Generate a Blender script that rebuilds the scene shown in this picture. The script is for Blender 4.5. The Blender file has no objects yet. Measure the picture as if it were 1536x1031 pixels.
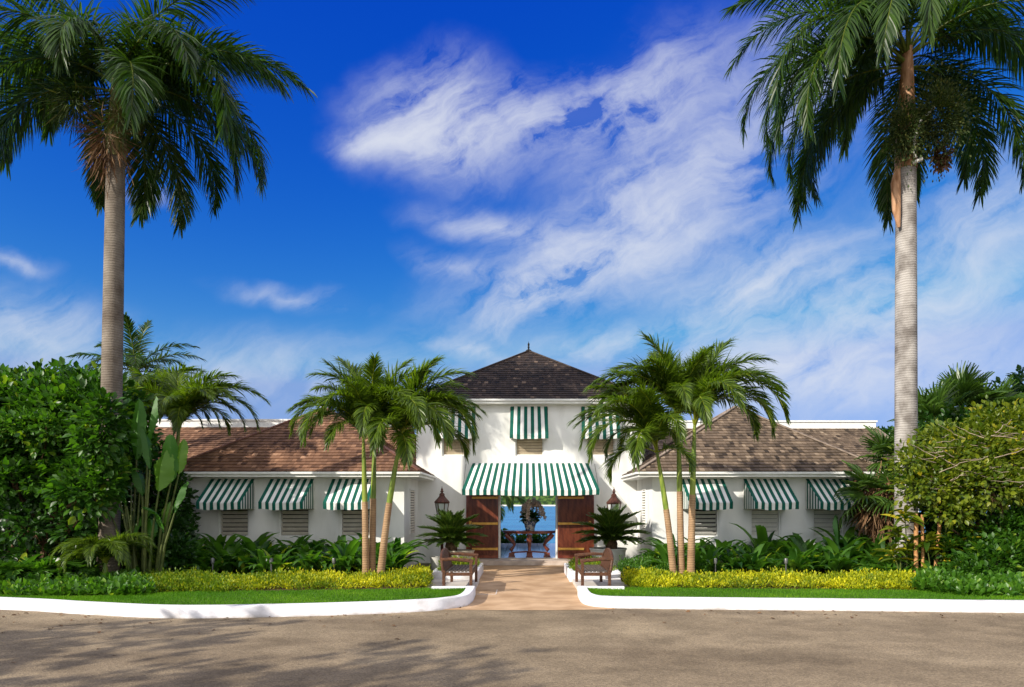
import bpy, math, random
import numpy as np
from mathutils import Vector, Matrix

S = bpy.context.scene
COL = S.collection
random.seed(7); RNG = np.random.default_rng(7)
R = math.radians
F = 1024.0            # focal length in photograph pixels (24 mm lens)
CX, CY, H = 785.0, 757.0, 2.0

# ------------------------------------------------------------ camera
cd = bpy.data.cameras.new("Camera"); cam = bpy.data.objects.new("Camera", cd); COL.objects.link(cam)
cam.location = (0, 0, H); cam.rotation_euler = (R(90), 0, 0)
cd.sensor_width = 36; cd.lens = 24
cd.shift_x = -(CX - 768) / 1536; cd.shift_y = (CY - 515.5) / 1536
cd.clip_start = 0.1; cd.clip_end = 12000
S.camera = cam

# ------------------------------------------------------------ light + sky
SUN = Vector((1.2, 1.0, -0.85)).normalized()
el = math.asin(-SUN.z); az = math.atan2(-SUN.x, -SUN.y)
sl = bpy.data.lights.new("Sun", 'SUN'); sl.energy = 4.3; sl.angle = R(0.5); sl.color = (1.0, 0.93, 0.82)
so = bpy.data.objects.new("Sun", sl); COL.objects.link(so)
so.rotation_euler = SUN.to_track_quat('-Z', 'Y').to_euler(); so.location = (-20, -20, 30)
S.view_settings.view_transform = 'Standard'; S.view_settings.look = 'None'
S.view_settings.gamma = 1; S.view_settings.exposure = 0.45
SKY_STRENGTH = 0.12

def build_world():
    W = bpy.data.worlds.new("World"); S.world = W; W.use_nodes = True
    nt = W.node_tree; nt.nodes.clear(); N = nt.nodes; L = nt.links
    def nd(t, **k):
        n = N.new(t)
        for a, b in k.items(): setattr(n, a, b)
        return n
    def m(op, a, b=None, c=None, clamp=False):
        n = nd('ShaderNodeMath', operation=op); n.use_clamp = clamp
        for i, v in enumerate((a, b, c)):
            if v is None: continue
            if isinstance(v, (int, float)): n.inputs[i].default_value = v
            else: L.new(v, n.inputs[i])
        return n.outputs[0]
    out = nd('ShaderNodeOutputWorld'); bg = nd('ShaderNodeBackground'); bg.inputs['Strength'].default_value = SKY_STRENGTH
    L.new(bg.outputs[0], out.inputs[0])
    sky = nd('ShaderNodeTexSky', sky_type='NISHITA'); sky.sun_disc = False
    sky.sun_elevation = el; sky.sun_rotation = az % (2 * math.pi)
    sky.air_density = 1.0; sky.dust_density = 0.3; sky.ozone_density = 4.0; sky.altitude = 0
    hs = nd('ShaderNodeHueSaturation'); hs.inputs['Saturation'].default_value = 1.26; hs.inputs['Hue'].default_value = 0.508
    hs.inputs['Value'].default_value = 0.92
    L.new(sky.outputs[0], hs.inputs['Color'])
    sc = nd('ShaderNodeSeparateColor'); L.new(hs.outputs[0], sc.inputs[0])      # the photograph's deep polarised blue
    gB = m('MULTIPLY', m('POWER', sc.outputs[2], .41), 2.32); gG = m('MULTIPLY', m('POWER', sc.outputs[1], 1.56), .608)
    gG = m('MINIMUM', gG, m('MULTIPLY', gB, .52)); gR = m('MINIMUM', m('MULTIPLY', m('POWER', sc.outputs[0], 2.5), .98), m('MULTIPLY', gG, .60))
    cc = nd('ShaderNodeCombineColor'); L.new(gR, cc.inputs[0]); L.new(gG, cc.inputs[1]); L.new(gB, cc.inputs[2])
    tc = nd('ShaderNodeTexCoord'); sp = nd('ShaderNodeSeparateXYZ'); L.new(tc.outputs['Generated'], sp.inputs[0])
    x, y, z = sp.outputs
    ys = m('MAXIMUM', y, 0.05)
    u = m('DIVIDE', x, ys); v = m('DIVIDE', z, ys)
    cmb = nd('ShaderNodeCombineXYZ'); L.new(u, cmb.inputs[0]); L.new(v, cmb.inputs[1])
    # warp of the cloud field
    wn = nd('ShaderNodeTexNoise'); wn.inputs['Scale'].default_value = 7.0; wn.inputs['Detail'].default_value = 8; wn.inputs['Roughness'].default_value = 0.52
    L.new(cmb.outputs[0], wn.inputs['Vector'])
    sub = nd('ShaderNodeVectorMath', operation='SUBTRACT'); L.new(wn.outputs['Color'], sub.inputs[0]); sub.inputs[1].default_value = (.5, .5, .5)
    scl = nd('ShaderNodeVectorMath', operation='MULTIPLY'); L.new(sub.outputs[0], scl.inputs[0]); scl.inputs[1].default_value = (0.13, 0.09, 0)
    add = nd('ShaderNodeVectorMath', operation='ADD'); L.new(cmb.outputs[0], add.inputs[0]); L.new(scl.outputs[0], add.inputs[1])
    blobs = [(640,160,120,85,15,1.25),(585,205,90,30,8,1.0),(700,205,110,60,20,.9),(830,185,190,70,20,.95),(980,130,170,80,35,.7),
             (1060,250,240,150,35,.75),(920,300,150,80,30,.45),(740,335,120,34,-8,.85),(880,395,250,80,18,1.0),(780,450,130,40,38,.9),(690,405,80,24,-25,.5),
             (1130,430,170,70,25,.9),(1320,470,340,110,12,.75),(900,515,140,34,8,.75),(1250,570,420,80,0,.75),(1480,330,260,120,20,.5),
             (60,490,150,70,-12,.62),(440,440,120,20,-10,.42),(228,292,38,16,-20,.5),(330,560,420,70,0,.5),(10,382,70,18,-10,.5),(700,525,90,18,-12,.62),(1220,120,160,130,60,.5)]
    tot = None
    for (px, py, rx, ry, ang, w) in blobs:
        mp = nd('ShaderNodeMapping', vector_type='TEXTURE')
        mp.inputs['Location'].default_value = ((px - CX) / F, (CY - py) / F, 0)
        mp.inputs['Rotation'].default_value = (0, 0, R(ang)); mp.inputs['Scale'].default_value = (rx * 1.45 / F, ry * 1.45 / F, 1)
        L.new(add.outputs[0], mp.inputs['Vector'])
        g = nd('ShaderNodeTexGradient', gradient_type='QUADRATIC_SPHERE'); L.new(mp.outputs[0], g.inputs[0])
        tot = m('MULTIPLY', g.outputs['Fac'], w) if tot is None else m('MULTIPLY_ADD', g.outputs['Fac'], w, tot)
    # wisps: noise stretched along the wind
    m0 = nd('ShaderNodeMapping'); m0.inputs['Rotation'].default_value = (0, 0, R(-30)); L.new(add.outputs[0], m0.inputs['Vector'])
    mp = nd('ShaderNodeMapping'); mp.inputs['Scale'].default_value = (2.4, 9.0, 1); L.new(m0.outputs[0], mp.inputs['Vector'])
    n1 = nd('ShaderNodeTexNoise'); n1.inputs['Scale'].default_value = 1.6; n1.inputs['Detail'].default_value = 11; n1.inputs['Roughness'].default_value = 0.62; n1.inputs['Distortion'].default_value = 0.15
    L.new(mp.outputs[0], n1.inputs['Vector'])
    n2 = nd('ShaderNodeTexNoise'); n2.inputs['Scale'].default_value = 7; n2.inputs['Detail'].default_value = 12; n2.inputs['Roughness'].default_value = 0.68
    L.new(add.outputs[0], n2.inputs['Vector'])
    nn = m('ADD', m('MULTIPLY', n1.outputs['Fac'], 0.8), m('MULTIPLY', n2.outputs['Fac'], 0.5))      # about .65 mean
    det = m('MULTIPLY_ADD', nn, 6.4, -3.3)
    det = m('MAXIMUM', det, 0.07)
    a = m('MULTIPLY', m('MULTIPLY', tot, 1.2), det)
    a = m('SUBTRACT', 1.0, m('POWER', 2.718, m('MULTIPLY', a, -1.0)))
    front = m('GREATER_THAN', y, 0.06)
    a = m('MULTIPLY', a, front)
    # added cloud, out of view behind and overhead, lifts the shade; direction-space noise
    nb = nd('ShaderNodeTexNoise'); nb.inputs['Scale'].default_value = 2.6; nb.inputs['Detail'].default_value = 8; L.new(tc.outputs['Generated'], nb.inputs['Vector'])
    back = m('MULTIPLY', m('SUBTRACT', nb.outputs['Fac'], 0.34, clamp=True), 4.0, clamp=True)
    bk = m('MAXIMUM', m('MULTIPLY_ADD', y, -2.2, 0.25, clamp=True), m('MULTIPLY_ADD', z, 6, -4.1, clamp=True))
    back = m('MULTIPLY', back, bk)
    a = m('MULTIPLY', a, 0.93, clamp=True)
    mx = nd('ShaderNodeMix', data_type='RGBA')
    L.new(a, mx.inputs[0]); L.new(cc.outputs[0], mx.inputs[6]); k = .74 / SKY_STRENGTH
    mx.inputs[7].default_value = (0.76 * k, 0.795 * k, 0.87 * k, 1)
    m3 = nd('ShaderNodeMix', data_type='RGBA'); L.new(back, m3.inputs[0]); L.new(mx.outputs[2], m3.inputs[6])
    k = 1 / SKY_STRENGTH; m3.inputs[7].default_value = (1.22 * k, 1.19 * k, 1.12 * k, 1)       # added unseen cloud, brightened to lift and whiten the shade
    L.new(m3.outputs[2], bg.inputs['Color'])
    W.cycles.sampling_method = 'MANUAL'; W.cycles.sample_map_resolution = 512
build_world()

# ------------------------------------------------------------ helpers
def X(px, d): return (px - CX) * d / F
def Z(py, d): return H + (CY - py) * d / F
def G(px, py, z=0.0):
    d = (H - z) * F / (py - CY); return (X(px, d), d)

def props(o, label=None, cat=None, group=None, kind=None):
    if label: o['label'] = label
    if cat: o['category'] = cat
    if group: o['group'] = group
    if kind: o['kind'] = kind
    return o
def thing(name, label, cat, loc=(0, 0, 0), rz=0.0, group=None):
    o = bpy.data.objects.new(name, None); COL.objects.link(o); o.empty_display_size = 0.3
    o.location = loc; o.rotation_euler = (0, 0, rz)
    return props(o, label, cat, group)
def dup(o, parent=None):
    c = o.copy(); COL.objects.link(c)
    if parent: c.parent = parent
    for ch in list(o.children): dup(ch, c)
    return c
def wloc(o):
    v = Vector((0, 0, 0))
    while o: v += o.location; o = o.parent
    return v
def mkmesh(name, V, Fc, mats, parent=None, rnd=None, mi=None, smooth=False, world=False, loops=None):
    """V (n,3) array; Fc: list of index tuples or an (m,k) int array"""
    V = np.asarray(V, dtype=np.float64).reshape(-1, 3)
    if world and parent is not None: V = V - np.array(wloc(parent))
    me = bpy.data.meshes.new(name)
    if isinstance(Fc, np.ndarray):
        m_, k_ = Fc.shape
        me.vertices.add(len(V)); me.vertices.foreach_set('co', V.astype(np.float32).ravel())
        me.loops.add(m_ * k_); me.loops.foreach_set('vertex_index', Fc.astype(np.int32).ravel())
        me.polygons.add(m_); me.polygons.foreach_set('loop_start', (np.arange(m_) * k_).astype(np.int32))
        me.update(calc_edges=True)
    else:
        me.from_pydata([tuple(v) for v in V], [], Fc)
    if rnd is not None:
        at = me.attributes.new('rnd', 'FLOAT', 'POINT'); at.data.foreach_set('value', np.asarray(rnd, dtype=np.float32))
    for m_ in (mats if isinstance(mats, (list, tuple)) else [mats]): me.materials.append(m_)
    if mi is not None: me.polygons.foreach_set('material_index', np.asarray(mi, dtype=np.int32))
    if smooth: me.polygons.foreach_set('use_smooth', np.ones(len(me.polygons), dtype=bool))
    me.update()
    o = bpy.data.objects.new(name, me); COL.objects.link(o)
    if parent is not None: o.parent = parent
    return o

class MB:
    def __init__(s): s.v = []; s.f = []; s.m = []; s.r = []; s.cr = 0.5
    def add(s, vs, fs, mi=0):
        b = len(s.v); s.v += [tuple(v) for v in vs]; s.r += [s.cr] * len(vs)
        for f in fs: s.f.append(tuple(i + b for i in f)); s.m.append(mi)
    def quad(s, a, b, c, d, mi=0): s.add([a, b, c, d], [(0, 1, 2, 3)], mi)
    def box(s, x0, x1, y0, y1, z0, z1, mi=0):
        s.add([(x0,y0,z0),(x1,y0,z0),(x1,y1,z0),(x0,y1,z0),(x0,y0,z1),(x1,y0,z1),(x1,y1,z1),(x0,y1,z1)],
              [(0,3,2,1),(4,5,6,7),(0,1,5,4),(1,2,6,5),(2,3,7,6),(3,0,4,7)], mi)
    def obox(s, c, ax, ay, az, mi=0):
        """box from a centre and three half-axis vectors"""
        c, ax, ay, az = map(Vector, (c, ax, ay, az)); vs = []
        for k in (-1, 1):
            for i, j in ((-1,-1),(1,-1),(1,1),(-1,1)): vs.append(c + ax*i + ay*j + az*k)
        s.add(vs, [(0,3,2,1),(4,5,6,7),(0,1,5,4),(1,2,6,5),(2,3,7,6),(3,0,4,7)], mi)
    def beam(s, p, q, w, t, up=(0,0,1), mi=0):
        p, q = Vector(p), Vector(q); d = (q - p); l = d.length; d.normalize(); u = Vector(up); sd = d.cross(u)
        if sd.length < 1e-4: sd = d.cross(Vector((1,0,0)))
        sd.normalize(); u2 = sd.cross(d)
        s.obox((p + q) / 2, d * l / 2, sd * w / 2, u2 * t / 2, mi)
    def tube(s, pts, rad, n=8, mi=0, caps=True, sq=1.0):
        pts = [Vector(p) for p in pts]
        if not isinstance(rad, (list, tuple)): rad = [rad] * len(pts)
        rings = []; ref = None
        for i, p in enumerate(pts):
            t = (pts[min(i+1, len(pts)-1)] - pts[max(i-1, 0)]).normalized()
            if ref is None: ref = t.cross(Vector((0.13, 1, 0.07))).normalized()
            else: ref = (ref - t * ref.dot(t)).normalized()
            b = t.cross(ref)
            rings.append([p + (ref * math.cos(2*math.pi*k/n) + b * math.sin(2*math.pi*k/n) * sq) * rad[i] for k in range(n)])
        vs = [v for r_ in rings for v in r_]; fs = []
        for i in range(len(pts)-1):
            for k in range(n):
                fs.append((i*n+k, i*n+(k+1) % n, (i+1)*n+(k+1) % n, (i+1)*n+k))
        if caps: fs.append(tuple(range(n-1, -1, -1))); fs.append(tuple((len(pts)-1)*n + k for k in range(n)))
        s.add(vs, fs, mi)
    def lathe(s, prof, c=(0,0,0), n=24, mi=0, sx=1, sy=1, rot=0):
        vs = []; fs = []
        for r_, z in prof:
            for k in range(n):
                a = 2*math.pi*k/n + rot; vs.append((c[0]+r_*math.cos(a)*sx, c[1]+r_*math.sin(a)*sy, c[2]+z))
        for i in range(len(prof)-1):
            for k in range(n): fs.append((i*n+k, i*n+(k+1) % n, (i+1)*n+(k+1) % n, (i+1)*n+k))
        fs.append(tuple(range(n-1, -1, -1))); fs.append(tuple((len(prof)-1)*n+k for k in range(n)))
        s.add(vs, fs, mi)
    def build(s, name, mats, parent=None, smooth=False, world=False, bevel=0):
        o = mkmesh(name, s.v, s.f, mats, parent, rnd=s.r, mi=s.m, smooth=smooth, world=world)
        if bevel:
            b = o.modifiers.new('Bevel', 'BEVEL'); b.width = bevel; b.segments = 2; b.limit_method = 'ANGLE'
        if smooth:
            me = o.data
            try: me.set_sharp_from_angle(angle=R(40))
            except Exception: pass
        return o

# ------------------------------------------------------------ materials
MATS = {}
def mat(name, c1, c2=None, rough=0.8, scale=4.0, detail=6, spec=0.3, bump=0.0, bscale=60, metal=0.0, rnd=False, coat=0.0, cr=(0.35, 0.65), stretch=None, c3=None):
    m = bpy.data.materials.new(name); m.use_nodes = True; nt = m.node_tree; N = nt.nodes; L = nt.links
    p = N['Principled BSDF']; p.inputs['Roughness'].default_value = rough; p.inputs['Metallic'].default_value = metal
    p.inputs['Specular IOR Level'].default_value = spec; p.inputs['Coat Weight'].default_value = coat
    c2 = c2 or c1
    tc = N.new('ShaderNodeTexCoord'); src = tc.outputs['Object']
    if stretch:
        mp = N.new('ShaderNodeMapping'); mp.inputs['Scale'].default_value = stretch; L.new(src, mp.inputs[0]); src = mp.outputs[0]
    n = N.new('ShaderNodeTexNoise'); n.inputs['Scale'].default_value = scale; n.inputs['Detail'].default_value = detail; L.new(src, n.inputs['Vector'])
    fac = n.outputs['Fac']
    if rnd:
        at = N.new('ShaderNodeAttribute'); at.attribute_name = 'rnd'
        mm = N.new('ShaderNodeMath'); mm.operation = 'MULTIPLY_ADD'; L.new(fac, mm.inputs[0]); mm.inputs[1].default_value = 0.5
        m2 = N.new('ShaderNodeMath'); m2.operation = 'MULTIPLY_ADD'; L.new(at.outputs['Fac'], m2.inputs[0]); m2.inputs[1].default_value = 0.75; m2.inputs[2].default_value = -0.12
        L.new(m2.outputs[0], mm.inputs[2]); fac = mm.outputs[0]
    r = N.new('ShaderNodeValToRGB'); e = r.color_ramp.elements
    e[0].position = cr[0]; e[1].position = cr[1]; e[0].color = (*c1, 1); e[1].color = (*c2, 1)
    if c3: k = r.color_ramp.elements.new(min(1, cr[1] + .18)); k.color = (*c3, 1)
    L.new(fac, r.inputs[0]); L.new(r.outputs[0], p.inputs['Base Color'])
    if bump:
        n2 = N.new('ShaderNodeTexNoise'); n2.inputs['Scale'].default_value = bscale; n2.inputs['Detail'].default_value = 5; L.new(src, n2.inputs['Vector'])
        b = N.new('ShaderNodeBump'); b.inputs['Strength'].default_value = bump; b.inputs['Distance'].default_value = 0.02
        L.new(n2.outputs['Fac'], b.inputs['Height']); L.new(b.outputs[0], p.inputs['Normal'])
    MATS[name] = m; return m
def leafmat(name, c1, c2, c3=None, rough=0.42, trans=0.3, spec=0.4, tint=(2.2, 2.3, 0.9)):
    """leaf: colour by the leaf's own random number, sheen, and light through the blade"""
    m = bpy.data.materials.new(name); m.use_nodes = True; nt = m.node_tree; N = nt.nodes; L = nt.links
    p = N['Principled BSDF']; p.inputs['Roughness'].default_value = rough; p.inputs['Specular IOR Level'].default_value = spec
    at = N.new('ShaderNodeAttribute'); at.attribute_name = 'rnd'
    r = N.new('ShaderNodeValToRGB'); e = r.color_ramp.elements
    e[0].color = (*c1, 1); e[0].position = 0.05; e[1].color = (*c2, 1); e[1].position = 0.8
    if c3: k = r.color_ramp.elements.new(0.97); k.color = (*c3, 1)
    L.new(at.outputs['Fac'], r.inputs[0]); L.new(r.outputs[0], p.inputs['Base Color'])
    t = N.new('ShaderNodeBsdfTranslucent')
    g = N.new('ShaderNodeMix'); g.data_type = 'RGBA'; g.blend_type = 'MULTIPLY'; g.inputs[0].default_value = 1
    L.new(r.outputs[0], g.inputs[6]); g.inputs[7].default_value = (*tint, 1); L.new(g.outputs[2], t.inputs['Color'])
    mx = N.new('ShaderNodeMixShader'); mx.inputs[0].default_value = trans
    L.new(p.outputs[0], mx.inputs[1]); L.new(t.outputs[0], mx.inputs[2]); L.new(mx.outputs[0], N['Material Output'].inputs[0])
    MATS[name] = m; return m

def kerb_dirt(m):
    nt = m.node_tree; N = nt.nodes; L = nt.links; p = N['Principled BSDF']; src = p.inputs['Base Color'].links[0].from_socket
    tc = N.new('ShaderNodeTexCoord'); sp = N.new('ShaderNodeSeparateXYZ'); L.new(tc.outputs['Object'], sp.inputs[0])
    n = N.new('ShaderNodeTexNoise'); n.inputs['Scale'].default_value = 5; n.inputs['Detail'].default_value = 8; L.new(tc.outputs['Object'], n.inputs['Vector'])
    a = N.new('ShaderNodeMath'); a.operation = 'MULTIPLY_ADD'; L.new(sp.outputs[2], a.inputs[0]); a.inputs[1].default_value = -7.0; L.new(n.outputs['Fac'], a.inputs[2])
    r = N.new('ShaderNodeValToRGB'); e = r.color_ramp.elements; e[0].position = .18; e[1].position = .62; e[0].color = (0,0,0,1); e[1].color = (.6,.6,.6,1); L.new(a.outputs[0], r.inputs[0])
    mx = N.new('ShaderNodeMix'); mx.data_type = 'RGBA'; L.new(r.outputs[0], mx.inputs[0]); L.new(src, mx.inputs[6]); mx.inputs[7].default_value = (.24,.19,.14,1); L.new(mx.outputs[2], p.inputs['Base Color'])
M_wall = mat('white_plaster', (.66,.66,.62), (.82,.82,.79), rough=.85, scale=1.6, cr=(.28,.55), detail=9, stretch=(1,1,.35), bump=.12, bscale=40)
M_trim = mat('white_paint', (.74,.74,.71), (.82,.82,.79), rough=.5, scale=6)
M_kerb = mat('kerb_paint', (.50,.48,.47), (.78,.77,.80), rough=.7, scale=2.2, bump=.25, bscale=25, cr=(.25,.48), detail=9)
kerb_dirt(M_kerb)
M_louv = mat('louvre_paint', (.66,.60,.51), (.76,.71,.62), rough=.6, scale=5)
M_louvw = mat('louvre_white', (.70,.68,.62), (.78,.76,.70), rough=.6, scale=5)
M_louvt = mat('louvre_tan', (.50,.41,.28), (.60,.50,.36), rough=.6, scale=5)
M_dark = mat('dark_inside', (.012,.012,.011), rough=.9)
M_green = mat('awning_green', (.0,.076,.052), (.002,.105,.072), rough=.75, scale=3, bump=.1, bscale=120)
M_white = mat('awning_white', (.74,.73,.69), (.84,.83,.80), rough=.8, scale=3, bump=.1, bscale=120)
M_shR = mat('red_shingle', (.062,.029,.017), (.245,.128,.072), rough=.85, scale=.7, rnd=True, cr=(.12,.75), bump=.5, bscale=70, c3=(.40,.23,.14))
M_shG = mat('grey_shingle', (.032,.023,.016), (.205,.148,.100), rough=.88, scale=.7, rnd=True, cr=(.12,.75), bump=.5, bscale=70, c3=(.34,.26,.18))
M_shD = mat('dark_shingle', (.010,.009,.011), (.055,.038,.031), rough=.88, scale=.55, rnd=True, cr=(.15,.75), bump=.5, bscale=70, c3=(.20,.14,.10))
M_ridge = mat('ridge_timber', (.16,.12,.09), (.28,.22,.17), rough=.85, scale=4)
M_iron = mat('lantern_metal', (.06,.022,.016), (.12,.045,.03), rough=.45, scale=12, metal=.3)
M_gold = mat('brass_strap', (.55,.30,.06), (.72,.42,.10), rough=.35, scale=8, metal=.55)
M_wood = mat('bench_wood', (.038,.016,.009), (.135,.056,.026), rough=.5, scale=5, stretch=(3,3,14), bump=.2, bscale=20)
M_woodg = mat('bench_slats', (.05,.042,.035), (.14,.105,.08), rough=.65, scale=6, stretch=(8,2,8))
M_table = mat('table_wood', (.11,.022,.014), (.24,.07,.04), rough=.25, scale=5, coat=.4)
M_pot = mat('white_pot', (.62,.60,.55), (.76,.75,.71), rough=.6, scale=4, bump=.1, bscale=20)
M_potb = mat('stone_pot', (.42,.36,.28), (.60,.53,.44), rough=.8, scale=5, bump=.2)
M_steel = mat('light_metal', (.14,.14,.14), rough=.4, metal=.6)
M_soil = mat('bed_soil', (.035,.018,.010), (.11,.055,.032), rough=.95, scale=14, bump=1.0, bscale=50)
M_bark = mat('shrub_bark', (.06,.035,.02), (.20,.11,.06), rough=.9, scale=9, bump=.8, bscale=30, stretch=(1,1,.3))
M_twig = mat('bare_twig', (.28,.21,.15), (.42,.33,.25), rough=.9, scale=9)
M_cane = mat('cane', (.35,.15,.05), (.55,.29,.12), rough=.6, scale=7, stretch=(1,1,3))
M_stem = mat('green_stem', (.05,.075,.015), (.11,.13,.03), rough=.5, scale=5)
M_path = mat('path_concrete', (.38,.235,.125), (.56,.375,.225), rough=.85, scale=1.6, bump=.35, bscale=70)
M_slab = mat('pad_paving', (.52,.47,.42), (.66,.61,.56), rough=.8, scale=3, bump=.2)
M_step = mat('step_stone', (.45,.36,.30), (.62,.52,.44), rough=.6, scale=4)
M_skirt = mat('dead_leaf', (.10,.05,.02), (.22,.12,.06), rough=.9, scale=12)
M_sheath = mat('palm_sheath', (.22,.10,.04), (.52,.30,.17), rough=.7, scale=3, stretch=(3,3,.6))
M_fibre = mat('palm_fibre', (.06,.035,.02), (.20,.12,.07), rough=.95, scale=16, bump=1, bscale=40)
M_shaft = mat('crownshaft', (.11,.13,.03), (.28,.22,.09), rough=.45, scale=2.5, stretch=(3,3,.6))
M_shaftg = mat('green_crownshaft', (.10,.17,.02), (.26,.32,.05), rough=.4, scale=3, stretch=(3,3,.8))

L_royal = leafmat('royal_leaf', (.013,.038,.006), (.050,.102,.011), (.12,.155,.018), rough=.38, trans=.32, spec=.32)
L_palm = leafmat('manila_leaf', (.035,.072,.006), (.125,.190,.014), (.31,.34,.03), rough=.38, trans=.40, spec=.45)
L_cycad = leafmat('cycad_leaf', (.022,.058,.007), (.080,.140,.015), (.17,.22,.03), rough=.36, trans=.22, spec=.5)
L_fan = leafmat('fan_leaf', (.025,.065,.010), (.075,.14,.02), (.20,.26,.04), rough=.36, trans=.28)
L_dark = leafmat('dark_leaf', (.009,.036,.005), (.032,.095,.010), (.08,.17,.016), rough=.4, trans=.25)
L_grape = leafmat('broad_leaf', (.012,.052,.005), (.055,.145,.010), (.22,.30,.02), rough=.42, trans=.34)
L_lime = leafmat('lime_leaf', (.030,.080,.007), (.18,.215,.014), (.56,.44,.03), rough=.42, trans=.35)
L_gold = leafmat('golden_leaf', (.10,.17,.010), (.52,.50,.016), (.80,.70,.04), rough=.5, trans=.3, spec=.25)
L_cover = leafmat('cover_leaf', (.022,.085,.008), (.085,.200,.016), (.28,.38,.04), rough=.4, trans=.3)
L_lily = leafmat('lily_leaf', (.014,.060,.008), (.072,.175,.018), (.30,.38,.03), rough=.38, trans=.42)
L_paddle = leafmat('paddle_leaf', (.025,.095,.010), (.070,.200,.018), (.17,.30,.03), rough=.50, trans=.4)
L_grass = leafmat('grass_blade', (.045,.14,.005), (.12,.26,.010), (.20,.32,.02), rough=.6, trans=.3, spec=.15)
L_seed = leafmat('seed_strands', (.02,.042,.006), (.055,.080,.014), (.12,.12,.025), rough=.7, trans=.2)
L_petal = leafmat('flower_petal', (.88,.72,.58), (.93,.84,.74), (.94,.90,.84), rough=.6, trans=.45, tint=(1.05,1.0,.95))
L_dead = leafmat('dead_frond', (.07,.035,.015), (.19,.10,.045), (.30,.19,.10), rough=.8, trans=.12, tint=(1.2,1,.8))

def trunk_mat(name, c1, c2, ring, cr=(.3,.7)):
    m = mat(name, c1, c2, rough=.85, scale=2.6, cr=cr, stretch=(1,1,.8), detail=8)
    nt = m.node_tree; N = nt.nodes; L = nt.links; p = N['Principled BSDF']
    tc = N.new('ShaderNodeTexCoord')
    w = N.new('ShaderNodeTexWave'); w.wave_type = 'BANDS'; w.bands_direction = 'Z'; w.inputs['Scale'].default_value = ring
    w.inputs['Distortion'].default_value = 3.2; w.inputs['Detail'].default_value = 5; w.inputs['Detail Scale'].default_value = 1.2
    L.new(tc.outputs['Object'], w.inputs['Vector'])
    src = p.inputs['Base Color'].links[0].from_socket
    mx = N.new('ShaderNodeMix'); mx.data_type = 'RGBA'; mx.blend_type = 'MULTIPLY'; mx.inputs[0].default_value = .22
    L.new(src, mx.inputs[6]); L.new(w.outputs['Color'], mx.inputs[7]); L.new(mx.outputs[2], p.inputs['Base Color'])
    n = N.new('ShaderNodeTexNoise'); n.inputs['Scale'].default_value = 22; L.new(tc.outputs['Object'], n.inputs['Vector'])
    ad = N.new('ShaderNodeMath'); L.new(n.outputs['Fac'], ad.inputs[0]); L.new(w.outputs['Fac'], ad.inputs[1])
    b = N.new('ShaderNodeBump'); b.inputs['Strength'].default_value = .30; b.inputs['Distance'].default_value = .02
    L.new(ad.outputs[0], b.inputs['Height']); L.new(b.outputs[0], p.inputs['Normal'])
    return m
M_royal = trunk_mat('royal_trunk', (.115,.088,.065), (.27,.23,.185), 5.2)
M_royalp = trunk_mat('royal_trunk_pale', (.17,.15,.135), (.42,.39,.36), 5.0, cr=(.36,.60))
M_tr = trunk_mat('manila_trunk', (.26,.15,.08), (.46,.30,.17), 5.5)

def road_mat():
    m = bpy.data.materials.new('road_aggregate'); m.use_nodes = True; nt = m.node_tree; N = nt.nodes; L = nt.links
    p = N['Principled BSDF']; p.inputs['Roughness'].default_value = .85; p.inputs['Specular IOR Level'].default_value = .25
    tc = N.new('ShaderNodeTexCoord')
    def noise(s, d, rgh=.5, st=None):
        n = N.new('ShaderNodeTexNoise'); n.inputs['Scale'].default_value = s; n.inputs['Detail'].default_value = d; n.inputs['Roughness'].default_value = rgh
        if st:
            mp = N.new('ShaderNodeMapping'); mp.inputs['Scale'].default_value = st; mp.inputs['Rotation'].default_value = (0,0,R(8)); L.new(tc.outputs['Object'], mp.inputs[0]); L.new(mp.outputs[0], n.inputs['Vector'])
        else: L.new(tc.outputs['Object'], n.inputs['Vector'])
        return n.outputs['Fac']
    r = N.new('ShaderNodeValToRGB'); e = r.color_ramp.elements
    e[0].position = .34; e[0].color = (.175,.133,.086,1); e[1].position = .68; e[1].color = (.310,.245,.162,1)
    L.new(noise(.42, 5, .55, (.6,1.5,1)), r.inputs[0])
    v = N.new('ShaderNodeTexVoronoi'); v.inputs['Scale'].default_value = 55; L.new(tc.outputs['Object'], v.inputs['Vector'])
    r2 = N.new('ShaderNodeValToRGB'); e = r2.color_ramp.elements; e[0].position = .0; e[0].color = (.66,.64,.62,1); e[1].position = 1; e[1].color = (1.36,1.33,1.27,1)
    sp = N.new('ShaderNodeSeparateColor'); L.new(v.outputs['Color'], sp.inputs[0]); L.new(sp.outputs[0], r2.inputs[0])
    mx = N.new('ShaderNodeMix'); mx.data_type = 'RGBA'; mx.blend_type = 'MULTIPLY'; mx.inputs[0].default_value = .85
    L.new(r.outputs[0], mx.inputs[6]); L.new(r2.outputs[0], mx.inputs[7])
    r3 = N.new('ShaderNodeValToRGB'); e = r3.color_ramp.elements; e[0].position = .38; e[0].color = (.55,.54,.53,1); e[1].position = .6; e[1].color = (1.08,1.08,1.08,1)
    L.new(noise(1.3, 8, .6), r3.inputs[0])
    m2 = N.new('ShaderNodeMix'); m2.data_type = 'RGBA'; m2.blend_type = 'MULTIPLY'; m2.inputs[0].default_value = .55
    L.new(mx.outputs[2], m2.inputs[6]); L.new(r3.outputs[0], m2.inputs[7]); L.new(m2.outputs[2], p.inputs['Base Color'])
    b = N.new('ShaderNodeBump'); b.inputs['Strength'].default_value = .55; b.inputs['Distance'].default_value = .012
    L.new(v.outputs['Distance'], b.inputs['Height']); L.new(b.outputs[0], p.inputs['Normal'])
    return m
M_road = road_mat()
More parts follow.
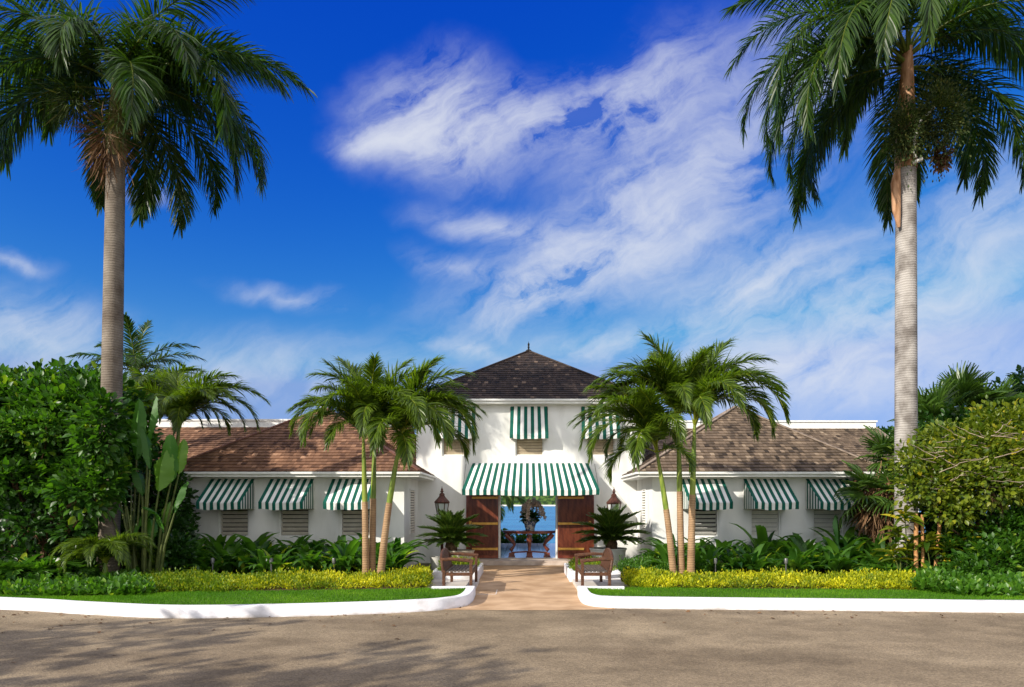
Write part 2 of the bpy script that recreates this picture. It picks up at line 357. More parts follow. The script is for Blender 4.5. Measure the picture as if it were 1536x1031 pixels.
def door_mat():
    m = mat('door_timber', (.075,.016,.008), (.17,.045,.020), rough=.4, scale=2, stretch=(5,5,1), coat=.15)
    nt = m.node_tree; N = nt.nodes; L = nt.links; p = N['Principled BSDF']
    tc = N.new('ShaderNodeTexCoord'); mp = N.new('ShaderNodeMapping'); mp.inputs['Rotation'].default_value = (0, R(45), 0); L.new(tc.outputs['Object'], mp.inputs[0])
    w = N.new('ShaderNodeTexWave'); w.wave_profile = 'SAW'; w.inputs['Scale'].default_value = 3.2; L.new(mp.outputs[0], w.inputs['Vector'])
    r = N.new('ShaderNodeValToRGB'); e = r.color_ramp.elements; e[0].color = (.35,.35,.35,1); e[0].position = 0; e[1].position = .10; e[1].color = (1,1,1,1)
    L.new(w.outputs['Fac'], r.inputs[0])
    src = p.inputs['Base Color'].links[0].from_socket
    mx = N.new('ShaderNodeMix'); mx.data_type = 'RGBA'; mx.blend_type = 'MULTIPLY'; mx.inputs[0].default_value = .8
    L.new(src, mx.inputs[6]); L.new(r.outputs[0], mx.inputs[7]); L.new(mx.outputs[2], p.inputs['Base Color'])
    return m
M_door = door_mat()
def tile_mat():
    m = bpy.data.materials.new('glazed_tile'); m.use_nodes = True; nt = m.node_tree; N = nt.nodes; L = nt.links
    p = N['Principled BSDF']; p.inputs['Roughness'].default_value = .12; p.inputs['Specular IOR Level'].default_value = .8
    tc = N.new('ShaderNodeTexCoord'); b = N.new('ShaderNodeTexBrick'); b.offset = 0; b.inputs['Scale'].default_value = 1
    b.inputs['Brick Width'].default_value = .45; b.inputs['Row Height'].default_value = .45; b.inputs['Mortar Size'].default_value = .01
    b.inputs['Color1'].default_value = (.70,.72,.74,1); b.inputs['Color2'].default_value = (.78,.80,.81,1); b.inputs['Mortar'].default_value = (.45,.45,.45,1)
    L.new(tc.outputs['Object'], b.inputs['Vector']); L.new(b.outputs['Color'], p.inputs['Base Color'])
    return m
M_tile = tile_mat()
def sea_mat():
    m = bpy.data.materials.new('sea_water'); m.use_nodes = True; nt = m.node_tree; N = nt.nodes; L = nt.links
    p = N['Principled BSDF']; p.inputs['Roughness'].default_value = .25; p.inputs['IOR'].default_value = 1.33
    tc = N.new('ShaderNodeTexCoord'); mp = N.new('ShaderNodeMapping'); mp.inputs['Scale'].default_value = (.5,1.3,1); L.new(tc.outputs['Object'], mp.inputs[0])
    n = N.new('ShaderNodeTexNoise'); n.inputs['Scale'].default_value = .9; n.inputs['Detail'].default_value = 8; L.new(mp.outputs[0], n.inputs['Vector'])
    m2 = N.new('ShaderNodeMapping'); m2.inputs['Scale'].default_value = (.02,.11,1); L.new(tc.outputs['Object'], m2.inputs[0])
    n2 = N.new('ShaderNodeTexNoise'); n2.inputs['Scale'].default_value = 1; n2.inputs['Detail'].default_value = 7; n2.inputs['Roughness'].default_value = .65; L.new(m2.outputs[0], n2.inputs['Vector'])
    rr = N.new('ShaderNodeValToRGB'); e = rr.color_ramp.elements; e[0].position = .35; e[0].color = (.006,.12,.27,1); e[1].position = .65; e[1].color = (.03,.23,.40,1)
    L.new(n2.outputs['Fac'], rr.inputs[0]); L.new(rr.outputs[0], p.inputs['Base Color'])
    b = N.new('ShaderNodeBump'); b.inputs['Strength'].default_value = .8; b.inputs['Distance'].default_value = .4
    L.new(n.outputs['Fac'], b.inputs['Height']); L.new(b.outputs[0], p.inputs['Normal'])
    return m
M_sea = sea_mat()
M_lawn = mat('lawn_base', (.045,.11,.006), (.09,.19,.010), rough=.9, scale=7, bump=.8, bscale=90)
M_ground = mat('bare_ground', (.05,.06,.02), (.12,.10,.05), rough=.95, scale=2)
M_hill = mat('wooded_hill', (.008,.028,.006), (.07,.13,.02), rough=.95, scale=.16, bump=1, bscale=.15, cr=(.42,.60), stretch=(1,.4,1))
M_glass = mat('lantern_glass', (.55,.58,.55), rough=.15, spec=.6)
M_vase = mat('vase_glaze', (.10,.13,.22), (.60,.58,.55), rough=.2, scale=9, cr=(.47,.53))

# ------------------------------------------------------------ setting: ground, road, path, lawn, sea, hills
def catmull(P, n=8):
    P = [np.array(p, float) for p in P]; out = []
    for i in range(len(P)-1):
        p0, p1, p2, p3 = P[max(i-1,0)], P[i], P[i+1], P[min(i+2,len(P)-1)]
        for k in range(n):
            t = k/n; out.append(.5*((2*p1)+(-p0+p2)*t+(2*p0-5*p1+4*p2-p3)*t*t+(-p0+3*p1-3*p2+p3)*t**3))
    out.append(P[-1]); return out
LK = catmull([(-40,20),(-26,16.2),(-16,14.2),G(0,915),G(120,922),G(250,928),G(400,926.5),G(550,922),G(640,917.5),(-1.42,13.02),(-1.12,13.42),(-1.04,14.1),(-1.05,15.0)], 7)
RK = catmull([(1.19,15.0),(1.17,14.2),(1.22,13.6),(1.48,13.22),G(968,913.8),G(1168,916),G(1368,918),G(1536,920),(16,12.4),(26,12.6),(45,15)], 7)
def offset(P, d):
    out = []
    for i, p in enumerate(P):
        t = P[min(i+1,len(P)-1)] - P[max(i-1,0)]; t = t/np.linalg.norm(t); out.append(p + np.array([-t[1], t[0]])*d)
    return out
KH, KW = .215, .20
def kerb(P, x_ret, y_ret):
    b = MB(); I = offset(P, KW)
    prof = lambda o, i: [(o[0],o[1],-.02), (o[0]*.985+i[0]*.015, o[1]*.985+i[1]*.015, KH-.02), (o[0]*.9+i[0]*.1, o[1]*.9+i[1]*.1, KH), (i[0]*.93+o[0]*.07, i[1]*.93+o[1]*.07, KH), (i[0], i[1], KH-.02), (i[0],i[1],.05)]
    vs = []
    for o, i in zip(P, I): vs += prof(o, i)
    fs = [(a*6+k, (a+1)*6+k, (a+1)*6+k+1, a*6+k+1) for a in range(len(P)-1) for k in range(5)]
    b.add(vs, fs)
    b.box(min(x_ret), max(x_ret), y_ret-.09, y_ret+.03, 0, KH-.004)
    o = b.build('kerb', M_kerb, smooth=True); props(o, kind='structure'); return I
LI = kerb(LK, (-2.0, -1.06), 14.95); RI = kerb(RK, (1.2, 2.2), 14.95)

b = MB()
xs = [-900,-40,0,40,900]
ys_ = [(-600,0),(33,0),(36,-2.2),(60,-6)]
for i in range(len(xs)-1):
    for j in range(len(ys_)-1):
        b.quad((xs[i],ys_[j][0],ys_[j][1]),(xs[i+1],ys_[j][0],ys_[j][1]),(xs[i+1],ys_[j+1][0],ys_[j+1][1]),(xs[i],ys_[j+1][0],ys_[j+1][1]))
props(b.build('ground', M_ground), kind='structure')
b = MB(); b.quad((-60,-40,.004),(60,-40,.004),(60,15.6,.004),(-60,15.6,.004)); props(b.build('road', M_road), kind='structure')
b = MB()
yy = 13.35
b.add([(-1.55,12.92,.010),(-.3,12.86,.010),(.6,12.86,.010),(1.75,12.98,.010),(1.75,15.0,.010),(1.75,17.4,.010),(1.75,22.3,.010),(-1.75,22.3,.010),(-1.75,15,.010)], [(0,1,2,3,4,5,6,7,8)])
props(b.build('path', M_path), kind='structure')
b = MB()   # pale joints set into the path
for (x0,x1,y) in ((-1.03,-.62,15.12),(-.62,-.60,15.9)): b.box(x0,x1,y,y+.02,.006,.015)
b.box(-.62,-.60,15.12,15.9,.006,.0145)
props(b.build('path_joint', M_slab), kind='structure')
# bench pads
for s, x0, x1 in ((-1,-2.3,-1.12),(1,1.25,2.45)):
    b = MB(); b.box(x0,x1,14.99,17.38,0,.10); props(b.build('pavement', M_slab), kind='structure')

# planting beds (soil) and lawns
BED_L = [G(-200,893,.15),(-14.5,14.9)]  # outline helper not used directly
def poly(name, pts, z, m, kind='structure'):
    b = MB(); b.add([(p[0],p[1],z) for p in pts], [tuple(range(len(pts)))]); return props(b.build(name, m), kind=kind)
edgeL = catmull([(-30,17.5),(-20,15.5),G(-80,893,.15),G(0,894,.15),G(100,896.5,.15),G(190,894,.15),G(260,889,.15),G(350,887,.15),G(450,886,.15),G(560,884.5,.15),(-2.05,15.05)], 5)
edgeR = catmull([(2.2,15.1),G(968,881.5,.15),G(1100,883.5,.15),G(1250,884.5,.15),G(1330,885,.15),G(1400,889,.15),G(1450,893.5,.15),G(1536,897,.15),(14,13.4),(30,14.6)], 5)
def strip(name, A, B, z, m):
    n = 60
    def res(P):
        P = np.array(P); d = np.r_[0, np.cumsum(np.linalg.norm(np.diff(P,axis=0),axis=1))]; t = np.linspace(0,d[-1],n)
        return np.c_[np.interp(t,d,P[:,0]), np.interp(t,d,P[:,1])]
    A, B = res(A), res(B); V = np.r_[np.c_[A, np.full(n,z)], np.c_[B, np.full(n,z)]]
    Fc = np.array([(i, i+1, n+i+1, n+i) for i in range(n-1)])
    props(mkmesh(name, V, Fc, m), kind='structure'); return A, B
cutL = [p for p in LI if p[1] < 14.93 or p[0] < -2]; cutR = [p for p in RI if p[1] < 14.93 or p[0] > 2.5]
# lawns: between the inside of the kerb and the edge of the bed
lwL = strip('lawn', cutL, edgeL + [np.array([-1.25,14.9])], .15, M_lawn)
lwR = strip('lawn', cutR, [np.array([1.4,14.9])] + edgeR, .15, M_lawn)
poly('planting_bed', [tuple(p) for p in edgeL][::1] + [(-2.3,15.05),(-2.3,17.4),(-3.6,20.5),(-60,20.5),(-60,22)], .142, M_soil)
poly('planting_bed', [tuple(p) for p in edgeR] + [(60,22),(60,20.5),(3.85,20.5),(2.45,17.4),(2.45,15.05)], .142, M_soil)
poly('planting_bed', [(-60,20.5),(-10.2,20.5),(-10.2,33),(-60,33)], .142, M_soil)
poly('planting_bed', [(10.6,20.5),(60,20.5),(60,33),(10.6,33)], .142, M_soil)

def grass(A, B, n, name):
    k = len(A)-1; t = RNG.random(n)*k; i = t.astype(int); f = (t-i)[:,None]; v = RNG.random(n)[:,None]
    P = (A[i]*(1-f)+A[i+1]*f)*(1-v) + (B[i]*(1-f)+B[i+1]*f)*v
    P = P[(P[:,0] > -16) & (P[:,0] < 14)]; n = len(P)
    a = RNG.random(n)*2*np.pi; w = .006; h = .022+RNG.random(n)*.03
    base = np.c_[P, np.full(n,.15)]; d = np.c_[np.cos(a), np.sin(a), np.zeros(n)]
    lean = np.c_[RNG.normal(0,.014,n), RNG.normal(0,.014,n), h]
    V = np.stack([base-d*w, base+d*w, base+lean], 1).reshape(-1,3)
    r = np.repeat(np.clip(RNG.random(n)*.7+.18*np.sin(P[:,0]*1.3+np.sin(P[:,1]*2))+.12*np.sin(P[:,0]*3.1+P[:,1]*4),0,1), 3)
    props(mkmesh(name, V, np.arange(3*n).reshape(-1,3), L_grass, rnd=r), 'mown green grass of the lawn behind the white kerb', 'grass', kind='stuff')
grass(lwL[0], lwL[1], 110000, 'grass'); grass(lwR[0], lwR[1], 90000, 'grass')

n = 130; tt = RNG.random(n); x = RNG.uniform(-11,10,n); kx = np.array([p[0] for p in LK+RK]); ky = np.array([p[1] for p in LK+RK]); oo = np.argsort(kx)
y = np.interp(x, kx[oo], ky[oo]) - .08 - RNG.exponential(.7,n); ok = np.abs(x) > 1.2; x, y = x[ok], y[ok]; n = len(x)
# (the mesh of this litter is made further down, where the leaf templates exist)
LITTER = np.c_[x, y, np.full(n,.02)]
b = MB(); b.quad((-6000,34,-1.5),(6000,34,-1.5),(6000,9000,-1.5),(-6000,9000,-1.5)); props(b.build('water', M_sea), kind='structure')
# far shore
n = 240; V = []; 
xsr = np.linspace(-3200, 3200, n)
hh = 32 + 14*np.sin(xsr/230+1) + 9*np.sin(xsr/71) + RNG.normal(0,2.2,n)
rows = [(1480,-2,0),(1500,0,.35),(1560,0,.75),(1650,0,1.0),(1900,0,1.1)]
V = np.array([(x, y, -1.6 + h*f) for (y, o_, f) in rows for x, h in zip(xsr, hh)])
Fc = np.array([(r_*n+i, r_*n+i+1, (r_+1)*n+i+1, (r_+1)*n+i) for r_ in range(len(rows)-1) for i in range(n-1)])
props(mkmesh('hills', V, Fc, M_hill), kind='structure')
b = MB(); b.quad((-3200,1476,-1.55),(3200,1476,-1.55),(3200,1484,1.6),(-3200,1484,1.6)); props(b.build('beach', M_pot), kind='structure')

# ------------------------------------------------------------ leaves
def tmpl(w, pts=((0,0),(.3,.8),(.62,1.0),(.88,.55),(1,.04)), bend=.12, fold=.10):
    """leaf blade along +Y, length 1: quads on either side of the midrib"""
    V = []; Fc = []
    for (t, k) in pts:
        z = -bend*t*t*1.0
        V += [(-w*.5*k, t, z+fold*w*k), (0, t, z), (w*.5*k, t, z+fold*w*k)]
    for i in range(len(pts)-1):
        a = i*3; Fc += [(a,a+1,a+4,a+3),(a+1,a+2,a+5,a+4)]
    return np.array(V, float), np.array(Fc)
T_OVAL = tmpl(.62, ((0,.1),(.3,.9),(.65,1.0),(1,.1)), .16, .2)
T_ROUND = tmpl(.95, ((0,.25),(.3,.95),(.7,1.0),(1,.3)), .15, .15)
T_SMALL = tmpl(.55, ((0,.15),(.5,1.0),(1,.08)), .1, .15)
T_LANCE = tmpl(.25, ((0,.35),(.25,.9),(.55,1.0),(.8,.7),(1,.05)), .35, .35)
def norm(a): return a/np.maximum(np.linalg.norm(a,axis=-1,keepdims=True),1e-9)
def leaves(T, pos, d, up, size, rnd):
    tv, tf = T; n = len(pos); d = norm(d); s = norm(np.cross(d, up)); u = np.cross(s, d)
    B = np.stack([s, d, u], 1)*size[:,None,None]                     # (n,3,3)
    V = np.einsum('kj,nji->nki', tv, B) + pos[:,None,:]
    Fc = tf[None] + (np.arange(n)*len(tv))[:,None,None]
    return V.reshape(-1,3), Fc.reshape(-1,tf.shape[1]), np.repeat(rnd, len(tv))
def clusters(C, O, per, spread, size, T, jit=.8, rb=0.0):
    """per leaves round each twig tip C growing along O"""
    n = len(C); c = np.repeat(C, per, 0); o = np.repeat(O, per, 0)
    r = RNG.normal(0,1,(n*per,3)); d = norm(o + norm(r)*jit + np.array([0,0,.15]))
    pos = c + r*spread*.5
    up = norm(o*.6 + np.array([0,0,.8]) + RNG.normal(0,.35,(n*per,3)))
    sz = size*RNG.uniform(.65,1.25,n*per)
    clr = np.repeat(RNG.random(n)*.55,per) + RNG.random(n*per)*.42 + rb
    return leaves(T, pos, d, up, sz, np.clip(clr,0,1))
def ellip(blobs, n, shell=(.55,1.12)):
    """twig tips through the outer part of a set of ellipsoids, with lumps"""
    vol = np.array([b_[3]*b_[4]+b_[4]*b_[5]+b_[3]*b_[5] for b_ in blobs]); cnt = (vol/vol.sum()*n).astype(int)+1
    C = []; O = []
    for b_, k in zip(blobs, cnt):
        d = norm(RNG.normal(0,1,(k,3))); r = RNG.uniform(shell[0]**2,shell[1]**2,k)**.5
        ph = RNG.random(3)*6; lump = 1+.13*np.sin(d[:,0]*6+ph[0])*np.sin(d[:,1]*5+ph[1])+.12*np.sin(d[:,2]*8+ph[2]+d[:,0]*5)+.06*np.sin(d[:,0]*17+d[:,2]*13)
        C.append(np.array(b_[:3]) + d*(r*lump)[:,None]*np.array(b_[3:6])); O.append(norm(d/np.array(b_[3:6])))
    return np.concatenate(C), np.concatenate(O)
def join(parts):
    V = []; Fc = []; r = []; o = 0
    for v, f, c in parts: V.append(v); Fc.append(f+o); r.append(c); o += len(v)
    return np.concatenate(V), np.concatenate(Fc), np.concatenate(r)

v = leaves(T_OVAL, LITTER, np.c_[RNG.normal(0,1,(len(LITTER),2)), RNG.normal(0,.1,len(LITTER))], np.tile([0,0,1.],(len(LITTER),1))+RNG.normal(0,.2,(len(LITTER),3)), RNG.uniform(.04,.09,len(LITTER)), RNG.random(len(LITTER)))
props(mkmesh('fallen_leaves', v[0], v[1], L_dead, rnd=v[2]), 'dry brown fallen leaves scattered on the drive along the kerb', 'fallen leaves', kind='stuff')
# ------------------------------------------------------------ feather-leaf palms
def frond_mesh(name, Lr, e0, bend, nl, ll, lw, droop, vee, plume=0.0, s0=.12, power=1.25, m=None, seed=0, twist=0.0, ang=(68,22), rad=.022):
    rg = np.random.default_rng(seed); K = 24
    ss = np.linspace(0,1,K+1); an = np.radians(e0 - bend*ss**power)
    P = np.zeros((K+1,3)); sway = twist*ss**2
    for i in range(K):
        st = Lr/K; a = (an[i]+an[i+1])/2
        P[i+1] = P[i] + st*np.array([math.cos(a), 0, math.sin(a)])
    P[:,1] += sway*Lr
    V = []; Fc = []; rr = []
    # rachis: four-sided tube
    for i in range(K+1):
        w = rad*(1.6 if i < 2 else 1)*(1-.85*ss[i])+.003
        nx = np.array([-math.sin(an[i]),0,math.cos(an[i])])
        V += [P[i]+np.array([0,w,0]), P[i]+nx*w*.7, P[i]-np.array([0,w,0]), P[i]-nx*w*.9]; rr += [.98]*4
    for i in range(K):
        for k in range(4): Fc.append((i*4+k, i*4+(k+1)%4, (i+1)*4+(k+1)%4, (i+1)*4+k))
    for j in range(nl):
        s = s0 + (1-s0)*(j+.5)/nl; fi = s*K; i = min(int(fi),K-1); f = fi-i
        p = P[i]*(1-f)+P[i+1]*f; a = an[i]*(1-f)+an[i+1]*f
        t = np.array([math.cos(a),0,math.sin(a)]); nrm = np.array([-math.sin(a),0,math.cos(a)])
        q = (s-s0)/(1-s0); prof = (math.sin(math.pi*min(1,q*.80+.16))**.7) if q < .95 else .5
        al = math.radians(ang[0]*(1-q)+ang[1]*q)
        for sd in (-1,1):
            l = ll*prof*rg.uniform(.85,1.1); v_ = math.radians(vee + rg.normal(0,plume) + rg.normal(0,4))
            d = t*math.cos(al+rg.normal(0,.06)) + math.sin(al)*(np.array([0,sd,0])*math.cos(v_) + nrm*math.sin(v_)); d /= np.linalg.norm(d)
            wv = np.cross(d, nrm*.8+np.array([0,-sd*.15,0])+rg.normal(0,.25,3)); wv /= max(1e-6,np.linalg.norm(wv))
            c = p.copy(); b0 = len(V); r_ = rg.random()*.8; dd = d.copy(); g = droop*rg.uniform(.7,1.3)
            for k, w in enumerate((.45,1.0,.8,.08)):
                V += [c-wv*lw*w*.5, c+wv*lw*w*.5]; rr += [r_, r_]
                dd = dd + np.array([0,0,-1])*g*(.5+k*.45); dd /= np.linalg.norm(dd)
                c = c + dd*l/3
            for k in range(3): Fc.append((b0+2*k, b0+2*k+1, b0+2*k+3, b0+2*k+2))
    me = mkmesh(name, np.array(V), np.array(Fc), m, rnd=rr)
    return me
def place_frond(o, parent, loc, az_, scale=1.0, roll=0.0):
    o.parent = parent; o.location = loc; o.rotation_euler = (roll, 0, az_); o.scale = (scale,)*3; return o
def copy_frond(src, parent, loc, az_, scale=1.0, roll=0.0):
    c = src.copy(); COL.objects.link(c); return place_frond(c, parent, loc, az_, scale, roll)

def royal_palm(label, base, lean, ztrunk, zshaft, rad, fronds, mtrunk, mshaft, bulge=.04, Lf=4.5, group='royal palms standing in front of the house'):
    t = thing('royal_palm', label, 'palm tree', (base[0],base[1],.14), 0, group)
    zt = ztrunk-.14; pts = []; rs = []
    for k in range(25):
        q = k/24; pts.append((lean*q**1.1, 0, zt*q)); rs.append(rad*(1.03-.13*q+bulge*math.sin(q*3.1)+(.18*(1-q*12) if q < .08 else 0)))
    b = MB(); b.tube(pts, rs, 28); b.build('trunk', mtrunk, t, smooth=True)
    zs = zshaft-.14
    b = MB(); b.tube([(lean,0,zt-.05),(lean,0,zt+.25),(lean+.02,0,zt+(zs-zt)*.5),(lean+.03,0,zs)],[rad*.98,rad*1.02,rad*.74,rad*.48],20); b.build('crownshaft', mshaft, t, smooth=True)
    top = (lean+.03,0,zs)
    for i, (a, e0, bd, ln, zo) in enumerate(fronds):
        o = frond_mesh('frond', Lf*ln, e0, bd, 175, 1.02, .038, .26, 2, plume=26, m=L_royal, seed=100+i, s0=.13, power=1.0, twist=random.uniform(-.06,.06), rad=.035)
        place_frond(o, t, (top[0],top[1],top[2]-.25+zo), R(a), roll=random.uniform(-.12,.12))
    return t, lean, zt, zs
# fronds: azimuth (0 right, 90 away, 270 to camera), start elevation, bend, length, height offset
frL = [(-18,42,140,1.10,0),(6,30,125,1.10,-.1),(176,50,125,1.05,0),(-50,22,110,.85,-.2),(192,15,105,.9,-.2),(12,48,90,1.08,.1),(75,10,110,.8,-.3),(0,48,100,1.02,0),(-14,32,128,1.0,0),(22,62,100,.95,.1),(40,40,115,.95,0),(-38,50,125,.92,0),(60,30,140,.9,-.1),
       (180,46,70,1.0,.1),(168,38,120,1.0,0),(198,35,128,1.0,0),(216,55,115,.95,0),(150,55,110,.95,0),(128,30,140,.9,-.1),
       (270,65,165,.66,.1),(90,70,100,.95,.1),(-5,70,80,1.0,.15),(186,72,75,1.0,.15),(100,20,135,.85,-.1),(8,18,110,.9,-.1)]
t, ln, zt, zs = royal_palm('tall royal palm on the left with a grey-brown trunk and a dark feathery crown', (X(163,16.5),16.5), X(174,16.5)-X(163,16.5), Z(235,16.5), Z(112,16.5), .226, frL, M_royal, M_shaft)
def fibre_clump(t, pos, r, h, n, m, name, length=.5, hang=1.0, T=None):
    pos = np.array(pos); P = pos + RNG.normal(0,1,(n,3))*np.array([r,r,h]); d = norm(P-pos+np.array([0,0,-hang*r]))
    V, Fc, rr = leaves(T or tmpl(.05,((0,1),(.5,.9),(1,.3)),.3,0), P, d, RNG.normal(0,1,(n,3)), length*RNG.uniform(.5,1.2,n), RNG.random(n))
    return mkmesh(name, V, Fc, m, t, rnd=rr)
fibre_clump(t, (ln-.10,-.18,zt+.15), .17, .30, 500, L_dead, 'dead_sheath', .45, 2.0)
fibre_clump(t, (ln-.70,-.35,zs-1.05), .26, .16, 600, L_seed, 'seed_cluster', .34, .9)
fibre_clump(t, (ln+.30,-.35,zs-1.3), .18, .22, 380, L_seed, 'seed_cluster', .3, .9)
b = MB(); b.tube([(ln-.1,-.2,zt+.7),(ln-.3,-.3,zt+.8),(ln-.55,-.35,zt+.95)],.03,6); b.build('seed_stalk', M_sheath, t)

frR = [(178,70,88,1.08,.15),(174,40,140,.98,0),(118,22,112,.95,-.3),(72,22,118,.95,-.3),(190,30,125,1.0,-.2),(-30,60,110,1.0,.1),(160,72,90,1.0,.1),(8,20,115,.95,-.3),(214,66,110,1.0,.1),(28,70,95,1.0,.1),(180,58,120,1.0,.1),(170,45,135,1.05,0),(196,45,142,1.08,0),(205,30,130,1.0,-.2),(222,45,150,.98,0),(150,40,140,.95,-.2),(186,66,78,1.05,.2),(238,50,150,.9,0),(165,18,120,.85,-.3),
       (252,55,160,.95,.1),(0,42,118,1.0,0),(-16,36,140,1.02,0),(14,55,125,1.0,.1),(35,40,140,.98,-.1),(-40,45,140,.95,0),(-4,66,90,1.05,.2),(60,35,150,.9,-.2),
       (120,35,150,.9,-.2),(90,60,130,.95,.1),(20,15,125,.88,-.3),(132,15,125,.85,-.3)]
t, ln, zt, zs = royal_palm('tall royal palm on the right with a pale trunk, bare crown shaft and seed clusters', (X(1359,18),18), 0.0, Z(252,18), Z(72,18), .270, frR, M_royalp, M_sheath, bulge=.02, Lf=5.5)
fibre_clump(t, (.55,-.45,zt+1.0), .28, .42, 5200, L_seed, 'seed_cluster', .085, .5, T_SMALL)
fibre_clump(t, (-.25,-.4,zt+.75), .21, .36, 3000, L_seed, 'seed_cluster', .085, .5, T_SMALL)
fibre_clump(t, (.76,-.3,zt+.12), .08, .14, 900, L_dead, 'dead_spathe', .10, 1.5, T_SMALL)
b = MB(); b.tube([(.05,-.33,zt+.1),(-.02,-.4,zt+.5),(.08,-.5,zt+.95),(.45,-.55,zt+1.3)],[.05,.05,.04,.02],7); b.tube([(0,-.3,zt-.02),(.2,-.36,zt+.05),(.3,-.2,zt+.1)],[.05,.05,.03],6); b.build('seed_stalk', M_pot, t, smooth=True)
b = MB(); b.tube([(-.30,-.15,zt-.05),(-.37,-.18,zt-.5),(-.36,-.2,zt-1.2),(-.30,-.2,zt-1.65)],[.07,.13,.11,.04],9,sq=.5); b.build('hanging_sheath', M_sheath, t, smooth=True)

# slender Manila palms in clumps
PALM_VAR = []
for i, (e0, bd, L_) in enumerate([(86,95,2.35),(78,158,2.75),(70,165,2.6),(52,140,2.35),(88,52,2.15),(74,118,2.75),(28,122,1.7)]):
    o = frond_mesh('frond', L_, e0, bd, 118, .60, .032, .24, 26, plume=16, m=L_palm, seed=20+i, s0=.14, power=1.2, twist=random.uniform(-.05,.05), ang=(62,24), rad=.020)
    o.location = (0,0,-50); PALM_VAR.append(o)
def manila(label, base, top, group, spec, leaf_scale=1.0, rad=.085, grn=.55, name='manila_palm', z0=.14):
    t = thing(name, label, 'palm tree', (base[0], base[1], z0), 0, group)
    d = np.array([top[0]-base[0], top[1]-base[1], top[2]-z0]); pts = []; rs = []
    bow = .10*np.array([-(d[0]),0,0])
    def at(q): return tuple(d*q + bow*math.sin(q*3.14)*1.0)
    for k in range(13):
        q = grn*k/12; pts.append(at(q)); rs.append(rad*(1.35-.45*q if q > .06 else 1.75-6*q))
    b = MB(); b.tube(pts, rs, 14); b.build('trunk', M_tr, t, smooth=True)
    b = MB(); b.tube([at(grn-.005), at(grn+.04), at(.5*(1+grn)), at(1.0)], [rad*.98, rad*1.05, rad*.85, rad*.5], 12); b.build('crownshaft', M_shaftg, t, smooth=True)
    spec = list(spec) + [(a+random.uniform(12,24), (v+1) % 6, s*random.uniform(.75,.95)) for a, v, s in (spec[::2] if base[0] < 0 else spec[::3])]
    for i, (a, v, s) in enumerate(spec):
        copy_frond(PALM_VAR[v], t, tuple(d*.985), R(a), s*leaf_scale, random.uniform(-.15,.15))
    return t
dL = 16.5
gL = 'slender palms of the left clump'; gR = 'slender palms of the right clump'
def P3(px, py, d): return (X(px,d), d, Z(py,d))
manila('left trunk of the slender palm clump left of the entrance, fronds arching left', (X(549,dL),dL), P3(545,655,dL), gL,
       [(175,1,.93),(205,5,.80),(150,0,.95),(100,4,.9),(230,2,.95),(255,0,.85),(300,3,.8),(60,1,.85),(195,4,.95),(330,0,.8)], .98, .064)
manila('middle trunk of the slender palm clump left of the entrance, upright fronds', (X(558,dL+.15),dL+.15), P3(562,648,dL+.3), gL,
       [(90,0,1.0),(150,4,1.0),(30,4,1.0),(200,0,.95),(-20,0,1.0),(240,1,.9),(290,4,.9),(-50,1,.95),(120,5,.9),(270,2,.8)], 1.0, .064)
manila('right leaning trunk of the slender palm clump left of the entrance, fronds arching right', (X(570,dL),dL), P3(601,658,dL), gL,
       [(4,5,.92),(-6,0,1.10),(14,5,.88),(0,1,.95),(22,4,1.1),(-14,1,.92),(-24,5,.88),(25,0,1.0),(60,4,.95),(-45,2,1.0),(-75,6,.9),(-100,3,.85),(110,0,.95),(160,5,.8),(8,2,1.0),(-8,4,1.0),(-65,1,.9)], 1.0, .070)
dR = 16.5
manila('left leaning trunk of the slender palm clump right of the entrance, fronds hanging left', (X(1011,dR),dR), P3(985,676,dR), gR,
       [(178,5,.95),(190,0,1.06),(168,5,.9),(180,1,.95),(200,2,1.0),(165,0,1.0),(222,5,1.0),(140,4,.9),(245,3,.95),(100,0,.9),(280,1,.8),(190,6,.95),(30,0,.75),(205,4,.9),(320,6,.7)], 1.0, .064)
manila('middle trunk of the slender palm clump right of the entrance with a spear leaf', (X(1022,dR+.1),dR+.1), P3(1017,628,dR+.2), gR,
       [(181,5,1.02),(172,1,1.0),(192,5,.95),(95,4,1.0),(160,0,1.0),(190,4,1.05),(20,0,.9),(230,0,.9),(130,5,1.0),(300,4,.8),(175,1,1.0),(-30,4,.9),(265,1,.75)], 1.0, .066)
manila('right trunk of the slender palm clump right of the entrance, frond arching over the roof', (X(1036,dR),dR), P3(1042,636,dR), gR,
       [(0,1,1.12),(12,5,1.1),(40,0,1.1),(-15,0,1.05),(70,4,1.05),(25,4,1.1),(-40,5,.95),(-70,1,.9),(-8,2,1.0),(110,0,1.0),(150,4,1.0),(-95,2,.8)], 1.03, .070)

# palms standing behind the house on the left
def simple_spec(n, vs, s=1.0): return [(360*i/n+random.uniform(-12,12), random.choice(vs), s*random.uniform(.85,1.1)) for i in range(n)]
d = 25
t = thing('feather_palm', 'small dark feather palm rising behind the left shrubs beside the tall trunk', 'palm tree', (X(203,d),d,.1))
b = MB(); b.tube([(0,0,0),(.05,0,Z(560,d)*.5),(0,0,Z(560,d))],[.2,.15,.12],12); b.build('trunk', M_royal, t, smooth=True)
for i,(a,e0,bd,L_) in enumerate([(0,38,60,2.6),(180,36,50,2.5),(90,80,30,2.3),(270,85,30,2.0),(20,60,70,2.4),(160,62,70,2.3),(-30,20,80,2.4),(210,18,70,2.2),(60,50,80,2.2),(120,45,90,2.2),(300,45,110,2.0),(240,40,110,2.0),(350,5,60,2.2)]):
    place_frond(frond_mesh('frond', L_, e0, bd, 60, .5, .045, .16, 5, plume=20, m=L_royal, seed=300+i, rad=.03), t, (0,0,Z(562,d)), R(a))
d = 20.5
